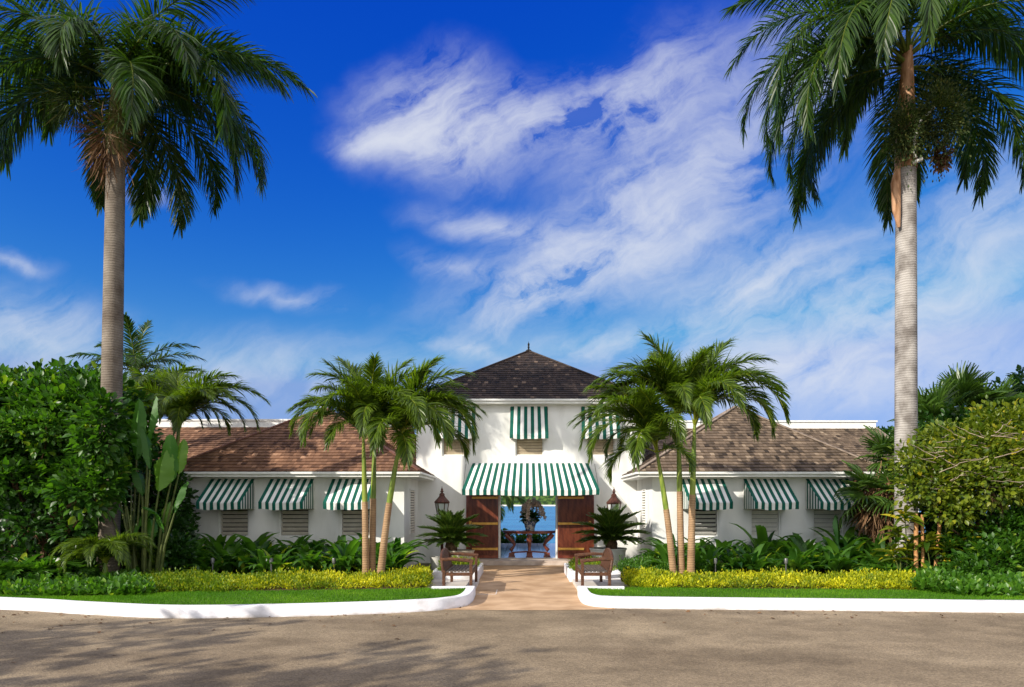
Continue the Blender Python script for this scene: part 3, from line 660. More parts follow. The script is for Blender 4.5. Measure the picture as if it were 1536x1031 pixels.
manila('bushy palm behind the banana leaves with fronds arching over the left wing roof', (X(255,d),d), P3(268,645,d), 'palms behind the left shrubs',
       [(0,5,1.15),(15,1,1.1),(-25,5,1.0),(60,4,1.0),(110,4,1.0),(170,5,1.05),(200,1,1.0),(240,5,1.0),(280,1,.9),(320,5,.95),(35,0,1.05),(140,0,1.0),(-8,0,1.1)], 1.05, .09, name='feather_palm')
manila('dark bushy palm between the tall trunk and the left wing roof', (X(215,d+1.5),d+1.5), P3(225,640,d+1.5), 'palms behind the left shrubs',
       simple_spec(13,[0,1,4,5],1.05), 1.1, .09, name='feather_palm')
t = manila('low palm in the shade under the left shrubs with long arching fronds', (X(158,15.5),15.5), P3(158,845,15.5), 'palms behind the left shrubs',
       simple_spec(14,[1,2,5],.62), .9, .06, name='feather_palm')
# palms beyond the terrace, seen through the doorway
t = manila('palm on the shore seen through the doorway beside the left door leaf', (X(700,37),37), (X(722,37),37,2.1), None,
       [(0,2,1.0),(-20,3,1.1),(15,1,.95),(-50,2,1),(40,5,1),(90,2,1),(140,3,1),(180,1,1),(220,2,1),(270,3,1),(310,6,1)], 1.3, .1, name='shore_palm', z0=-1.5)

# ------------------------------------------------------------ cycads in bowls
CYC = []
for i, (e0, bd, L_) in enumerate([(82,35,.95),(66,45,1.05),(48,50,1.12),(34,50,1.12),(20,45,.98)]):
    o = frond_mesh('frond', L_, e0, bd, 64, .22, .028, .02, 22, plume=4, m=L_cycad, seed=60+i, s0=.08, power=1.2, ang=(65,30), rad=.012); o.location = (0,0,-50); CYC.append(o)
def cycad(label, px, d, zbase, s, flip=1):
    t = thing('cycad', label, 'cycad', (X(px,d), d, zbase), 0, 'cycads flanking the entrance')
    b = MB(); b.lathe([(.10,0),(.17,.1),(.19,.25),(.15,.38),(.06,.44)], n=14); b.build('trunk', M_fibre, t, smooth=True)
    n = 88
    for i in range(n):
        lay = i/n; v = min(4, int(lay*5)); copy_frond(CYC[v], t, (0,0,.42-.12*lay), R(i*137.5), s*random.uniform(.9,1.08), random.uniform(-.1,.1))
    return t
def bowl(label, px, d, r, h, m):
    b = MB(); b.lathe([(r*.55,0),(r*.62,.02),(r*.78,h*.25),(r*.95,h*.65),(r*1.0,h*.92),(r*1.05,h*.94),(r*1.05,h),(r*.93,h),(r*.9,h*.85),(0.01,h*.85)], n=36)
    o = b.build('planter_bowl', m, smooth=True); o.location = (X(px,d),d,.0); return props(o, label, 'planter', 'round bowls holding the cycads')
cycad('dark green cycad left of the entrance below the shaded lantern', 677, 20.6, .50, 1.0)
cycad('sunlit green cycad right of the entrance in a white bowl', 917, 20.6, .56, 1.06)
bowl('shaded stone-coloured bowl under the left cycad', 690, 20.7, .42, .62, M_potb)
bowl('large white bowl under the right cycad', 912, 20.7, .54, .68, M_pot)
b = MB(); b.lathe([(.15,0),(.16,.06),(.12,.10),(.12,.42),(.17,.48),(.20,.58),(.21,.62),(.16,.62),(.01,.58)], n=24); o = b.build('garden_urn', M_pot, smooth=True); o.location = (X(97,15.8),15.8,.14)
props(o, 'white urn half hidden among the shaded plants of the left bed', 'planter')
b = MB(); b.lathe([(.14,0),(.17,.05),(.2,.35),(.22,.4),(.16,.4),(.01,.36)], n=24); o = b.build('plant_pot', M_pot, smooth=True); o.location = (X(655,20.6),20.6,0.02)
props(o, 'small white pot to the left of the left cycad', 'planter')

# ------------------------------------------------------------ the house
house = thing('clubhouse', 'white plastered clubhouse with shingled hip roofs and green striped awnings', 'building', (.2, 23.27, 0))
D, DW = 23.27, 20.5
def hp(b, name, mats, smooth=False, parent=None, bevel=0): return b.build(name, mats, parent or house, smooth=smooth, world=True, bevel=bevel)
# main block walls: opening of the door and the window recesses are real holes in the front wall
XL, XR = -3.65, 4.05; ZT = 5.50
DX0, DX1, DZ = (748-CX)/44.0, (836-CX)/44.0, 2.62
wx = [((773-CX)/44.0,(816-CX)/44.0), ((663-CX)/44.0,(706-CX)/44.0), ((880-CX)/44.0,(923-CX)/44.0)]
def wallgrid(b, x0, x1, z0, z1, y, th, holes):
    """front wall of thickness th with rectangular holes, as butted boxes"""
    xs_ = sorted({x0, x1, *[h[0] for h in holes], *[h[1] for h in holes]}); zs_ = sorted({z0, z1, *[h[2] for h in holes], *[h[3] for h in holes]})
    for i in range(len(xs_)-1):
        run = None
        for j in range(len(zs_)-1):
            cx_, cz_ = (xs_[i]+xs_[i+1])/2, (zs_[j]+zs_[j+1])/2
            solid = not any(h[0] < cx_ < h[1] and h[2] < cz_ < h[3] for h in holes)
            if solid: run = (run[0] if run else zs_[j], zs_[j+1])
            if run and (not solid or j == len(zs_)-2):
                b.box(xs_[i], xs_[i+1], y, y+th, run[0], run[1]); run = None
b = MB(); UZ0, UZ1 = 3.66, 5.2
wallgrid(b, XL, XR, 0, ZT, D, .28, [(DX0,DX1,0,DZ)] + [(a,c,UZ0,UZ1) for a,c in wx])
b.box(XL, XL+.25, D+.28, D+7.5, 0, ZT); b.box(XR-.25, XR, D+.28, D+7.5, 0, ZT)
wallgrid(b, XL+.25, XR-.25, 0, ZT, D+7.22, .28, [(-3.0,3.4,0,3.15)])
b.box(XL+.25, XR-.25, D+.28, D+7.22, 3.2, 3.35)
hp(b, 'central_wall', M_wall)
b = MB(); b.box(XL-3, XR+3, D+.29, 32.4, .02, .16); hp(b, 'hall_floor', M_tile)
b = MB(); b.box(-1.9, 2.2, 22.35, D+.29, 0, .159); hp(b, 'doorstep', M_step, bevel=.01)
b = MB(); b.box(DX0, DX0+.06, D-.02, D+.30, .16, DZ); b.box(DX1-.05, DX1, D-.02, D+.30, .16, DZ); hp(b, 'door_frame', M_trim)

def louvre(x0, x1, z0, z1, y, m, n, tilt, fr=.05, side=None, gap=.9):
    """window: frame, dark reveal behind and tilted slats"""
    w = MB()
    if side is None:
        w.box(x0-fr,x1+fr,y-.03,y+.05,z0-fr,z0); w.box(x0-fr,x1+fr,y-.03,y+.05,z1,z1+fr); w.box(x0-fr,x0,y-.03,y+.05,z0,z1); w.box(x1,x1+fr,y-.03,y+.05,z0,z1)
        o = hp(w, 'window', M_trim); w = MB(); h = (z1-z0)/n
        for i in range(n):
            zc = z0+h*(i+.5); w.obox(((x0+x1)/2, y+.035, zc), ((x1-x0)/2-.004,0,0), (0,math.sin(tilt)*h*gap/2,-math.cos(tilt)*h*gap/2), (0,.006*math.cos(tilt),.006*math.sin(tilt)))
        hp(w, 'louvre_slats', m, parent=o)
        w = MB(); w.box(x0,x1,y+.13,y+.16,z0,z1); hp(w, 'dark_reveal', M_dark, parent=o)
    else:
        y0, y1 = x0, x1; sx = side[0]; s = side[1]
        w.box(min(sx,sx+s*.03),max(sx,sx+s*.03),y0-.04,y0,z0,z1); w.box(min(sx,sx+s*.03),max(sx,sx+s*.03),y1,y1+.04,z0,z1)
        w.box(min(sx,sx+s*.03),max(sx,sx+s*.03),y0-.04,y1+.04,z0-.04,z0); w.box(min(sx,sx+s*.03),max(sx,sx+s*.03),y0-.04,y1+.04,z1,z1+.04)
        o = hp(w, 'side_window', M_trim); w = MB(); h = (z1-z0)/n
        for i in range(n):
            zc = z0+h*(i+.5); w.obox((sx+s*.022,(y0+y1)/2,zc),(0,(y1-y0)/2-.003,0),(math.sin(.6)*h*.42*s,0,-math.cos(.6)*h*.42),(.004,0,.004))
        hp(w, 'louvre_slats', m, parent=o)
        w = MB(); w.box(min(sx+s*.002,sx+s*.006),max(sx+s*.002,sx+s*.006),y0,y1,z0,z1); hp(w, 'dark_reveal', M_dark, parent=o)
    return o
for a, c in wx: louvre(a+.05, c-.05, UZ0+.05, UZ1-.05, D+.09, M_louvt, 15, .55, fr=.05, gap=1.12)

# wings
def wing(x0, x1, xi, side, wins, mslat, gaps):
    b = MB(); hol = [(c-.46, c+.46, 1.02, 2.62) for c in wins]
    wallgrid(b, x0, x1, 0, 2.92, DW, .25, hol)
    yb = 28.0
    b.box(x0, x0+.2, DW+.25, yb, 0, 2.92); b.box(x1-.2, x1, DW+.25, yb, 0, 2.92); b.box(x0+.2, x1-.2, yb-.2, yb, 0, 2.92)
    hp(b, 'wing_wall', M_wall)
    for c, g, ms in zip(wins, gaps, mslat): louvre(c-.41, c+.41, 1.07, 2.57, DW+.07, ms, 12, g, gap=.97 if g < .5 else 1.0)
wing(-10.2, -3.58, -3.58, 1, [-8.70,-6.88,-5.05], [M_louv]*3, [.72]*3)
wing(3.87, 10.55, 3.87, -1, [5.42,7.28,9.16], [M_louvw]*3, [.9,.42,.42])
louvre(21.5, 22.35, 1.08, 2.46, None, M_louv, 17, .5, side=(-3.58, 1))
louvre(21.5, 22.1, 1.08, 2.46, None, M_louvw, 17, .5, side=(3.87, -1))

# shingle roofs
def roof_face(b, eL, eR, aL, aR, course=.19, sw=.13, lift=.022):
    eL, eR, aL, aR = map(Vector, (eL, eR, aL, aR)); nrm = (eR-eL).cross(aL-eL).normalized()
    if nrm.z < 0: nrm = -nrm
    mid0 = (eL+eR)/2; mid1 = (aL+aR)/2; rows = max(2, int((mid1-mid0).length/course))
    for r_ in range(rows):
        v0, v1 = r_/rows, (r_+1)/rows; p0, p1 = eL.lerp(aL,v0), eR.lerp(aR,v0); q0, q1 = eL.lerp(aL,v1), eR.lerp(aR,v1)
        W = (p1-p0).length; dx = (p1-p0).normalized(); wq0 = (q0-p0).dot(dx); wq1 = (q1-p0).dot(dx)
        cuts = [0]; u = random.uniform(.3,1)*sw
        while u < W-.03: cuts.append(u); u += sw*random.uniform(.7,1.3)
        cuts.append(W); back = (q0 - p0) - dx*wq0
        for i in range(len(cuts)-1):
            a, c = cuts[i], cuts[i+1]-.004
            ta, tc_ = min(max(a,wq0),wq1), min(max(c,wq0),wq1); j = random.uniform(0,.010); k = random.uniform(-.012,.008)
            A = p0+dx*a+nrm*(lift+j)-back*k*3; B = p0+dx*c+nrm*(lift+j)-back*k*3; C = p0+dx*tc_+back+nrm*.002; E = p0+dx*ta+back+nrm*.002
            b.cr = min(1,max(0,random.gauss(.5,.22))); A2, B2 = A-nrm*(lift+.012), B-nrm*(lift+.012)
            b.add([A,B,C,E,A2,B2],[(0,1,2,3),(4,5,1,0)])
    b.cr = .3
def ridge(b, p, q, w=.13, t=.035): b.beam(Vector(p)+Vector((0,0,.03)), Vector(q)+Vector((0,0,.03)), w, t)
def hip_roof(ex0, ex1, ey0, ey1, ez, apex0, apex1, m, mr, name='roof', faces='flrb'):
    e = [(ex0,ey0,ez),(ex1,ey0,ez),(ex1,ey1,ez),(ex0,ey1,ez)]; b = MB()
    if 'f' in faces: roof_face(b, e[0], e[1], apex0, apex1)
    if 'r' in faces: roof_face(b, e[1], e[2], apex1, apex1)
    if 'l' in faces: roof_face(b, e[3], e[0], apex0, apex0)
    if 'b' in faces: roof_face(b, e[2], e[3], apex1, apex0, course=.4, sw=.5)
    # boarding under the shingles
    z_ = .012; ee = [(x,y,z-z_) for x,y,z in e]; a0 = (apex0[0],apex0[1],apex0[2]-z_); a1 = (apex1[0],apex1[1],apex1[2]-z_)
    b.cr = 0; b.add(ee+[a0,a1], [(0,1,5,4),(1,2,5),(2,3,4,5),(3,0,4)])
    o = hp(b, name, m)
    r_ = MB(); ridge(r_, e[0], apex0); ridge(r_, e[1], apex1); ridge(r_, e[2], apex1); ridge(r_, e[3], apex0)
    if Vector(apex0) != Vector(apex1): ridge(r_, apex0, apex1)
    hp(r_, 'ridge_cap', mr, parent=o)
    g = MB(); th = .15                                     # fascia with a gutter lip, and soffit boards
    for (p, q) in ((e[0],e[1]),(e[1],e[2]),(e[2],e[3]),(e[3],e[0])):
        p, q = Vector(p), Vector(q); dn = (q-p).normalized(); outw = Vector((dn.y,-dn.x,0))
        g.obox((p+q)/2+Vector((0,0,-th/2-.02))+outw*-.02, (q-p)/2*.999, outw*.02, (0,0,th/2))
        g.obox((p+q)/2+Vector((0,0,-.055))+outw*.035, (q-p)/2+dn*.035, outw*.035, (0,0,.03))
        g.obox((p+q)/2+Vector((0,0,-.088))+outw*.018, (q-p)/2+dn*.01, outw*.018, (0,0,.008))
    g.box(ex0+.045, ex1-.045, ey0+.045, ey1-.045, ez-th-.012, ez-th+.006)
    hp(g, 'gutter', M_trim, parent=o)
    return o
AP = (.21, 27.1, Z(527,27.1))
ro = hip_roof(-3.87, 4.27, 22.95, 31.2, 5.57, AP, AP, M_shD, mat('dark_ridge', (.03,.022,.02), (.08,.06,.05), rough=.85))
b = MB(); b.lathe([(.13,0),(.10,.04),(.035,.07),(.03,.13),(.05,.16),(.025,.19),(.04,.24),(.04,.29),(.012,.33),(.008,.38)], c=(AP[0],AP[1],AP[2]+.0), n=12); hp(b, 'finial', M_dark, smooth=True, parent=ro)
EZ = 2.98
APL = (X(487,24.0), 24.0, Z(612,24.0)); APR = (X(1103,24.0), 24.0, Z(611,24.0))
hip_roof(-10.65, -3.05, 20.0, 28.2, EZ, APL, APL, M_shR, mat('red_ridge', (.14,.06,.04), (.26,.13,.09), rough=.85))
hip_roof(3.37, 10.75, 20.0, 28.2, EZ, APR, APR, M_shG, M_ridge)
b = MB(); b.lathe([(.16,-.02),(.14,.05),(.02,.10)], c=APL, n=8); hp(b, 'roof_vent', M_trim)
# ranges behind the wings with white parapets along their ridge
for (x0,x1,r0,r1,m,mr,pz) in ((-17,-4.4,-15.5,-4.6,M_shR,MATS['red_ridge'],638),(4.8,14.6,5.2,X(1312,27.9),M_shG,M_ridge,640)):
    z_ = Z(pz+2,27.9)
    hip_roof(x0, x1, 23.9, 31.9, EZ-.03, (r0,27.9,z_), (r1,27.9,z_), m, mr, name='rear_roof', faces='flr')
    b = MB(); b.box(r0, r1, 27.8, 28.05, z_-.1, z_+.22); b.box(r0-.04, r1+.05, 27.76, 28.09, z_+.222, z_+.29); hp(b, 'parapet', M_trim)
    b = MB(); b.box(x0+.4, min(x1-.35, 14.2), 24.5, 31.4, 0, EZ-.2); hp(b, 'rear_wall', M_wall)

# awnings
def awning(xc, ztop, y, wt, wb, drop, proj, val, n, side_n=5, curve=.05, sag=.028):
    b = MB(); K = 8; rg = random.Random(int((xc+20)*100))
    ph = rg.uniform(0,6)
    def pt(u, v):
        w = wt+(wb-wt)*v; x = xc + (u-.5)*w
        return (x, y - proj*v, ztop - drop*v - curve*math.sin(v*math.pi) - sag*math.sin(u*math.pi)*v*(1+.5*math.sin(u*14+ph)))
    for i in range(n):
        u0, u1 = i/n, (i+1)/n; mi = i % 2
        for k in range(K): b.quad(pt(u0,(k+1)/K), pt(u1,(k+1)/K), pt(u1,k/K), pt(u0,k/K), mi)
        a, c = pt(u0,1), pt(u1,1); j = .012*math.sin(u0*19+ph)
        a2 = (a[0],a[1]+.015+j,a[2]-val-.01*math.sin(u0*9+ph)); c2 = (c[0],c[1]+.015+.012*math.sin(u1*19+ph),c[2]-val-.01*math.sin(u1*9+ph))
        b.quad(a2, c2, c, a, mi)
    for u in (0,1):                                       # triangular ends, striped
        ns = side_n*2+1
        for i in range(ns):
            v0, v1 = i/ns, (i+1)/ns; p, q = pt(u,v0), pt(u,v1); zb = pt(u,1)[2]-val
            b.quad((p[0],p[1],zb),(q[0],q[1],zb),q,p,(i+1) % 2)
    o = hp(b, 'awning', [M_green, M_white])
    f = MB()
    for u in (0,1):
        p = pt(u,1); x = p[0]+(.02 if u == 0 else -.02)
        f.tube([(x,y-.005,p[2]-.03),(x,p[1]+.03,p[2]-.02)], .012, 6); f.tube([(x,y-.02,ztop-.03),(x,p[1]+.03,p[2]-.02)], .010, 6)
    a, c = pt(0,1), pt(1,1); f.tube([(a[0]+.02,a[1]+.03,a[2]-.03),(c[0]-.02,c[1]+.03,c[2]-.03)], .012, 6)
    hp(f, 'awning_frame', M_steel, parent=o)
    return o
for xc in (-8.71,-6.93,-5.08): awning(xc, 2.77, DW-.01, 1.30, 1.28, .70, 1.0, .20, 13, curve=.0)
for xc in (5.36,7.24,9.11): awning(xc, 2.77, DW-.01, 1.28, 1.26, .70, 1.0, .20, 13, curve=.0)
for px in (793.5, 685.5, 899.5): awning((px-CX)/44., 5.34, D-.01, 1.24, 1.30, .98, .42, .14, 11, side_n=2, curve=-.02)
awning((795.5-CX)/44., 3.41, D-.01, 3.93, 4.42, .93, 1.35, .17, 39, side_n=6, curve=.0)

# door leaves folded back against the wall
def door(x0, x1, hinge):
    b = MB(); y0, y1 = D-.09, D-.035; z0, z1 = .175, 2.62
    b.box(x0,x1,y0,y1,z0,z1)
    o = hp(b, 'door_leaf', M_door)
    f = MB(); t_ = .012
    for (a,c,p,q) in ((x0,x0+.05,z0,z1),(x1-.05,x1,z0,z1),(x0+.05,x1-.05,z0,z0+.1),(x0+.05,x1-.05,z1-.1,z1)): f.box(a,c,y0-t_,y0-.0005,p,q)
    hp(f, 'door_rail', M_table, parent=o)
    for z_ in (.50, 1.36, 2.24):
        s_ = MB(); L_ = .88
        if hinge == 'r': s_.box(x1-.012-L_, x1-.012, y0-.03, y0-.013, z_-.045, z_+.03); s_.box(x1-.07,x1-.008,y0-.04,y0-.031,z_-.052,z_+.04)
        else: s_.box(x0+.012, x0+.012+L_, y0-.03, y0-.013, z_-.045, z_+.03); s_.box(x0+.008,x0+.07,y0-.04,y0-.031,z_-.052,z_+.04)
        hp(s_, 'strap_hinge', M_gold, parent=o)
    b = MB(); xh = x0+.14 if hinge == 'r' else x1-.14
    b.box(xh-.04,xh+.04,y0-.025,y0-.013,1.28,1.44); hp(b, 'lock_plate', M_gold, parent=o)
door(DX0-1.10, DX0-.01, 'r'); door(DX1+.01, DX1+1.24, 'l')

# ------------------------------------------------------------ lanterns
def lantern(label, px, d, ztop, group='big lanterns beside the entrance', s=1.0, name='post_lantern', m=None):
    m = m or M_iron
    t = thing(name, label, 'lamp', (X(px,d),d,.02), 0, group); zt_ = ztop-.02; zb = zt_-1.06*s
    b = MB(); b.lathe([(.12*s,0),(.12*s,.06),(.05*s,.12),(.04*s,zb-.1),(.06*s,zb-.05),(.12*s,zb)], n=14); b.build('post', m, t, smooth=True)
    b = MB(); r0, r1 = .13*s, .215*s; z0, z1 = zb+.04, zb+.50*s
    b.lathe([(r0,z0-.04),(r0,z0)], n=6); b.lathe([(r1,z1),(r1*1.12,z1+.02*s),(r1*1.12,z1+.05*s)], n=6)
    for k in range(6):
        a = 2*math.pi*k/6; b.beam((r0*math.cos(a),r0*math.sin(a),z0),(r1*math.cos(a),r1*math.sin(a),z1),.022*s,.022*s)
    b.build('cage', m, t)
    b = MB(); b.lathe([(r0*.93,z0),(r1*.93,z1)], n=6); b.build('glass', M_glass, t)
    b = MB(); z = z1+.051*s
    b.lathe([(r1*1.15,z),(r1*.95,z+.05*s),(r1*.55,z+.14*s),(r1*.38,z+.2*s),(r1*.42,z+.22*s),(r1*.3,z+.27*s),(r1*.12,z+.30*s)], n=6)
    b.lathe([(r1*.12,z+.30*s),(r1*.28,z+.335*s),(r1*.12,z+.37*s),(r1*.18,z+.40*s),(r1*.05,z+.44*s),(.004,z+.5*s)], n=12)
    b.build('lantern_roof', m, t)
    return t
lantern('large dark lantern left of the entrance above the shaded cycad', 663, 21.6, Z(729,21.6))
lantern('large dark lantern right of the entrance behind the sunlit cycad', 921, 21.6, Z(730,21.6))
lantern('small black garden lantern at the left edge among the shrubs', 8, 17.0, Z(752,17), None, .72, 'garden_lantern', mat('black_metal', (.012,.012,.012), rough=.4))

# ------------------------------------------------------------ benches
def bench():
    t = thing('garden_bench', 'weathered wooden bench with an arched back on the left of the path', 'bench', (-1.18, 15.95, .10), 0, 'wooden benches flanking the path')
    hl = .86                                       # half length along Y, faces +X
    b = MB()
    for i in range(7):
        x = -.50+i*.082; b.box(x-.032, x+.032, -hl+.05, hl-.05, .40-.004*i*0+.002*(6-i)*0, .425)
    b.build('seat', M_woodg, t, bevel=.004)
    b = MB()                                       # arched back: boards inside a bent rim
    xb = -.60
    def arch(y): return .57 + .28*math.sqrt(max(0,1-(y/hl)**2))
    ny = 17
    for i in range(ny):
        y = -hl+.06+(2*hl-.12)*(i+.5)/ny; w = (2*hl-.12)/ny*.45
        zt_ = arch(y)-.02; b.obox((xb-.025,y,(.44+zt_)/2),(.010,0,0),(0,w,0),(-.03,0,(zt_-.44)/2))
    b.build('backrest', M_wood, t, bevel=.003)
    r_ = MB(); pts = [(xb+.0,-hl+.03,.40)] + [(xb-.03-.04*math.sin(math.pi*k/16), -(hl-.03)*math.cos(math.pi*k/16), arch((hl-.03)*math.cos(math.pi*k/16))) for k in range(17)] + [(xb+.0,hl-.03,.40)]
    r_.tube(pts, .034, 8); r_.box(xb-.03,xb+.02,-hl+.04,hl-.04,.40,.46); r_.build('back_rim', M_wood, t, smooth=True)
    for s in (-1,1):
        y = s*(hl-.03)
        for (x, z1) in ((-.58,.44),(.02,.63)):
            l = MB(); l.box(x-.033,x+.033,y-.033,y+.033,0,z1); l.build('leg', M_wood, t, bevel=.005)
        a = MB(); a.tube([(-.66,y,.68),(-.40,y,.69),(-.10,y,.665),(.07,y,.645)],[.032,.038,.042,.045],8,sq=.55); a.build('arm', M_wood, t, smooth=True)
        a = MB(); a.box(-.545,-.015,y-.018,y+.018,.32,.395); a.build('side_rail', M_wood, t)
    f = MB(); f.box(.005,.035,-hl+.08,hl-.08,.31,.395); f.box(-.6,-.57,-hl+.08,hl-.08,.31,.395); f.build('seat_rail', M_wood, t)
    return t
bn = bench()
b2 = dup(bn); b2.location = (1.33, 15.95, .10); b2.rotation_euler = (0,0,math.pi); b2['label'] = 'weathered wooden bench with an arched back on the right of the path'

# low white planters either side of the path with golden shrubs
def planter_box(x0, x1, y0, y1, h, label):
    b = MB(); w = .12
    b.box(x0,x1,y0,y0+w,0,h); b.box(x0,x1,y1-w,y1,0,h); b.box(x0,x0+w,y0+w,y1-w,0,h); b.box(x1-w,x1,y0+w,y1-w,0,h)
    b.box(x0+w,x1-w,y0+w,y1-w,.02,h-.08)
    o = b.build('low_planter', M_kerb, bevel=.015); return props(o, label, 'planter', 'low white planter walls beside the path')
planter_box(-2.35,-1.17,17.5,20.0,.29,'low white planter wall left of the path behind the bench')
planter_box(1.19,2.5,17.5,20.0,.29,'low white planter wall right of the path behind the bench')

# ------------------------------------------------------------ hall table, vase and flowers
td = 24.15; tx = X(794,td); tz = Z(796,td)
t = thing('hall_table', 'dark red-brown hall table with scrolled legs standing in the doorway', 'table', (tx, td, .16)); h = tz-.16
b = MB(); b.lathe([(.88,h-.10),(.91,h-.09),(.92,h-.055),(.96,h-.045),(.98,h-.02),(.96,h)], n=40, sy=.55); b.build('tabletop', M_table, t, smooth=True)
for k, (x, y, dx) in enumerate(((-.62,-.1,-1),(.62,-.1,1),(0,-.32,0))):
    l = MB(); kx = dx
    if dx: l.tube([(x+kx*.20,y,h-.12),(x+kx*.12,y,h-.22),(x-kx*.02,y,h-.36),(x-kx*.10,y,h-.50),(x-kx*.04,y,h-.60),(x+kx*.03,y,h-.66),(x-kx*.02,y,h-.72)],[.085,.09,.075,.05,.055,.075,.05],10)
    else: l.lathe([(.07,.1),(.10,.15),(.06,.2),(.05,.35),(.08,.5),(.11,.6),(.08,.7),(.10,h-.12)], c=(x,y,0), n=14)
    l.box(x-.10,x+.10,y-.1,y+.1,.04,.15); l.box(x-.12,x+.12,y-.12,y+.12,0,.04); l.build('leg', M_table, t, smooth=True)
b = MB(); b.beam((-.62,-.1,.15),(0,-.30,.20),.09,.05); b.beam((.62,-.1,.15),(0,-.30,.20),.09,.05); b.build('stretcher', M_table, t)
o = MB(); o.lathe([(.16,0),(.17,.02),(.16,.05),(.19,.16),(.225,.28),(.25,.40),(.26,.43),(.23,.43),(.20,.38),(.01,.36)], n=28); o = o.build('flower_vase', M_vase, smooth=True); o.location = (X(795,td),td,tz)
props(o, 'blue and white glazed vase standing on the hall table', 'vase')
t = thing('flower_arrangement', 'spray of cream and pink flowers over green leaves in the table vase', 'flowers', (X(795,td),td,tz+.44))
C, O = ellip([(0,0,.02,.24,.24,.14)], 110, (.3,1)); v = clusters(C,O,4,.05,.13,T_OVAL); mkmesh('foliage', v[0], v[1], L_dark, t, rnd=v[2])
pp = []; st = MB()
for i in range(17):
    a = i*2.4+random.uniform(-.3,.3); rr_ = random.uniform(.22,.68); e = random.uniform(.42,.66)
    x0 = math.cos(a)*rr_; y0 = math.sin(a)*rr_*.6; pts = []
    for k in range(9):
        q = k/8; pts.append((x0*q**.8, y0*q**.8, e*math.sin(q*2.75)*1.05 + .02 - .20*q*q*rr_*2))
    st.tube(pts, .005, 4)
    P = np.array(pts); tt = RNG.uniform(.4,1,60); idx = (tt*8).astype(int).clip(0,7); f = (tt*8-idx)[:,None]
    C = P[idx]*(1-f)+P[idx+1]*f + RNG.normal(0,.022,(60,3)); pp.append(leaves(T_ROUND, C, RNG.normal(0,1,(60,3)), RNG.normal(0,1,(60,3)), RNG.uniform(.045,.08,60), RNG.random(60)))
v = join(pp); mkmesh('blossom', v[0], v[1], L_petal, t, rnd=v[2]); st.build('stem', M_stem, t)

# ------------------------------------------------------------ shrubs and trees
def limb(b, p, q, r0, r1, wob=.12, n=7):
    p, q = np.array(p,float), np.array(q,float); L_ = np.linalg.norm(q-p); pts = []
    o1 = RNG.normal(0,wob*L_*.5,3)
    for k in range(n): s = k/(n-1); pts.append(p*(1-s)+q*s+o1*math.sin(s*3.14)+RNG.normal(0,.02*L_,3)*(0<k<n-1))
    b.tube(pts, [r0+(r1-r0)*k/(n-1) for k in range(n)], 8)
def shrub(name, label, cat, base, blobs, n, per, size, T, m, trunk=True, spread=.12, jit=.8, group=None, bark=None, rb=0, shell=(.55,1.12), nl=9):
    t = thing(name, label, cat, (base[0],base[1],.14), 0, group)
    C, O = ellip(blobs, n, shell); v = clusters(C, O, per, spread, size, T, jit, rb)
    keep = v[0][:,2] > .12
    mkmesh('foliage', v[0], v[1], m, t, rnd=v[2], world=True)
    if trunk:
        b = MB(); fork = (base[0]+RNG.normal(0,.1), base[1], .14+.35*np.mean([q[2] for q in blobs])*.6)
        limb(b, (base[0],base[1],.1), fork, trunk, trunk*.75)
        for q in [blobs[i % len(blobs)] for i in range(nl)]:
            e = np.array(q[:3])+RNG.normal(0,.35,3)*np.array(q[3:6]); limb(b, fork, e, trunk*.6, trunk*.12)
        b.build('branches', bark or M_bark, t, smooth=True, world=True)
    return t
def B(px, py, d, rx, ry, rz): return (X(px,d), d, Z(py,d), rx, ry, rz)
# left: big broad-leaved tree in front of a darker hedge
shrub('broadleaf_tree', 'big glossy broad-leaved tree filling the left side with a forked brown trunk', 'tree', (X(72,16.8),16.8),
      [B(40,650,17,1.9,1.1,1.2),B(-60,660,17,1.6,1.2,1.4),B(120,620,17.4,1.3,1.0,.95),B(150,680,16.9,.9,.8,.85),B(20,720,16.6,1.3,.9,.55),B(110,725,16.7,.9,.7,.5),B(190,650,17.6,.6,.6,.65),B(60,600,18,1.9,1.0,.75),B(150,650,15.7,.50,.40,.70),B(128,735,15.6,.62,.45,.55),B(160,715,15.8,.35,.3,.35),B(-20,625,17.5,1.2,.8,.6),B(130,600,17.6,.7,.6,.35),B(158,618,15.8,.35,.3,.3)],
      2900, 7, .19, T_OVAL, L_grape, trunk=.10, spread=.16, nl=12)
shrub('tall_hedge', 'dense dark green hedge rising behind the broad-leaved tree on the left', 'hedge', (X(60,20.5),20.5),
      [B(-150,670,20,2.6,1.2,2.2),B(0,655,20.6,2.4,1.2,1.6),B(110,655,21,1.9,1.0,1.4),B(0,740,20.6,3.0,.9,1.7),B(160,740,20.4,1.7,.8,1.9),B(225,740,19.8,.8,.6,1.5)],
      4200, 6, .17, T_OVAL, L_dark, trunk=.12, spread=.15)
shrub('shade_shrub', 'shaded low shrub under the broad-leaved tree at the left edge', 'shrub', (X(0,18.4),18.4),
      [B(40,790,16.0,.45,.35,.40),B(112,792,16.0,.40,.35,.42),B(10,770,16.1,.5,.3,.3),B(-10,825,16.9,.9,.5,.45),B(60,835,16.6,.6,.35,.35),B(-90,800,18,1.4,.8,.8),B(20,800,18.4,1.2,.6,.75),B(120,810,18.4,1.1,.6,.8)], 1000, 6, .15, T_OVAL, L_dark, trunk=.06)
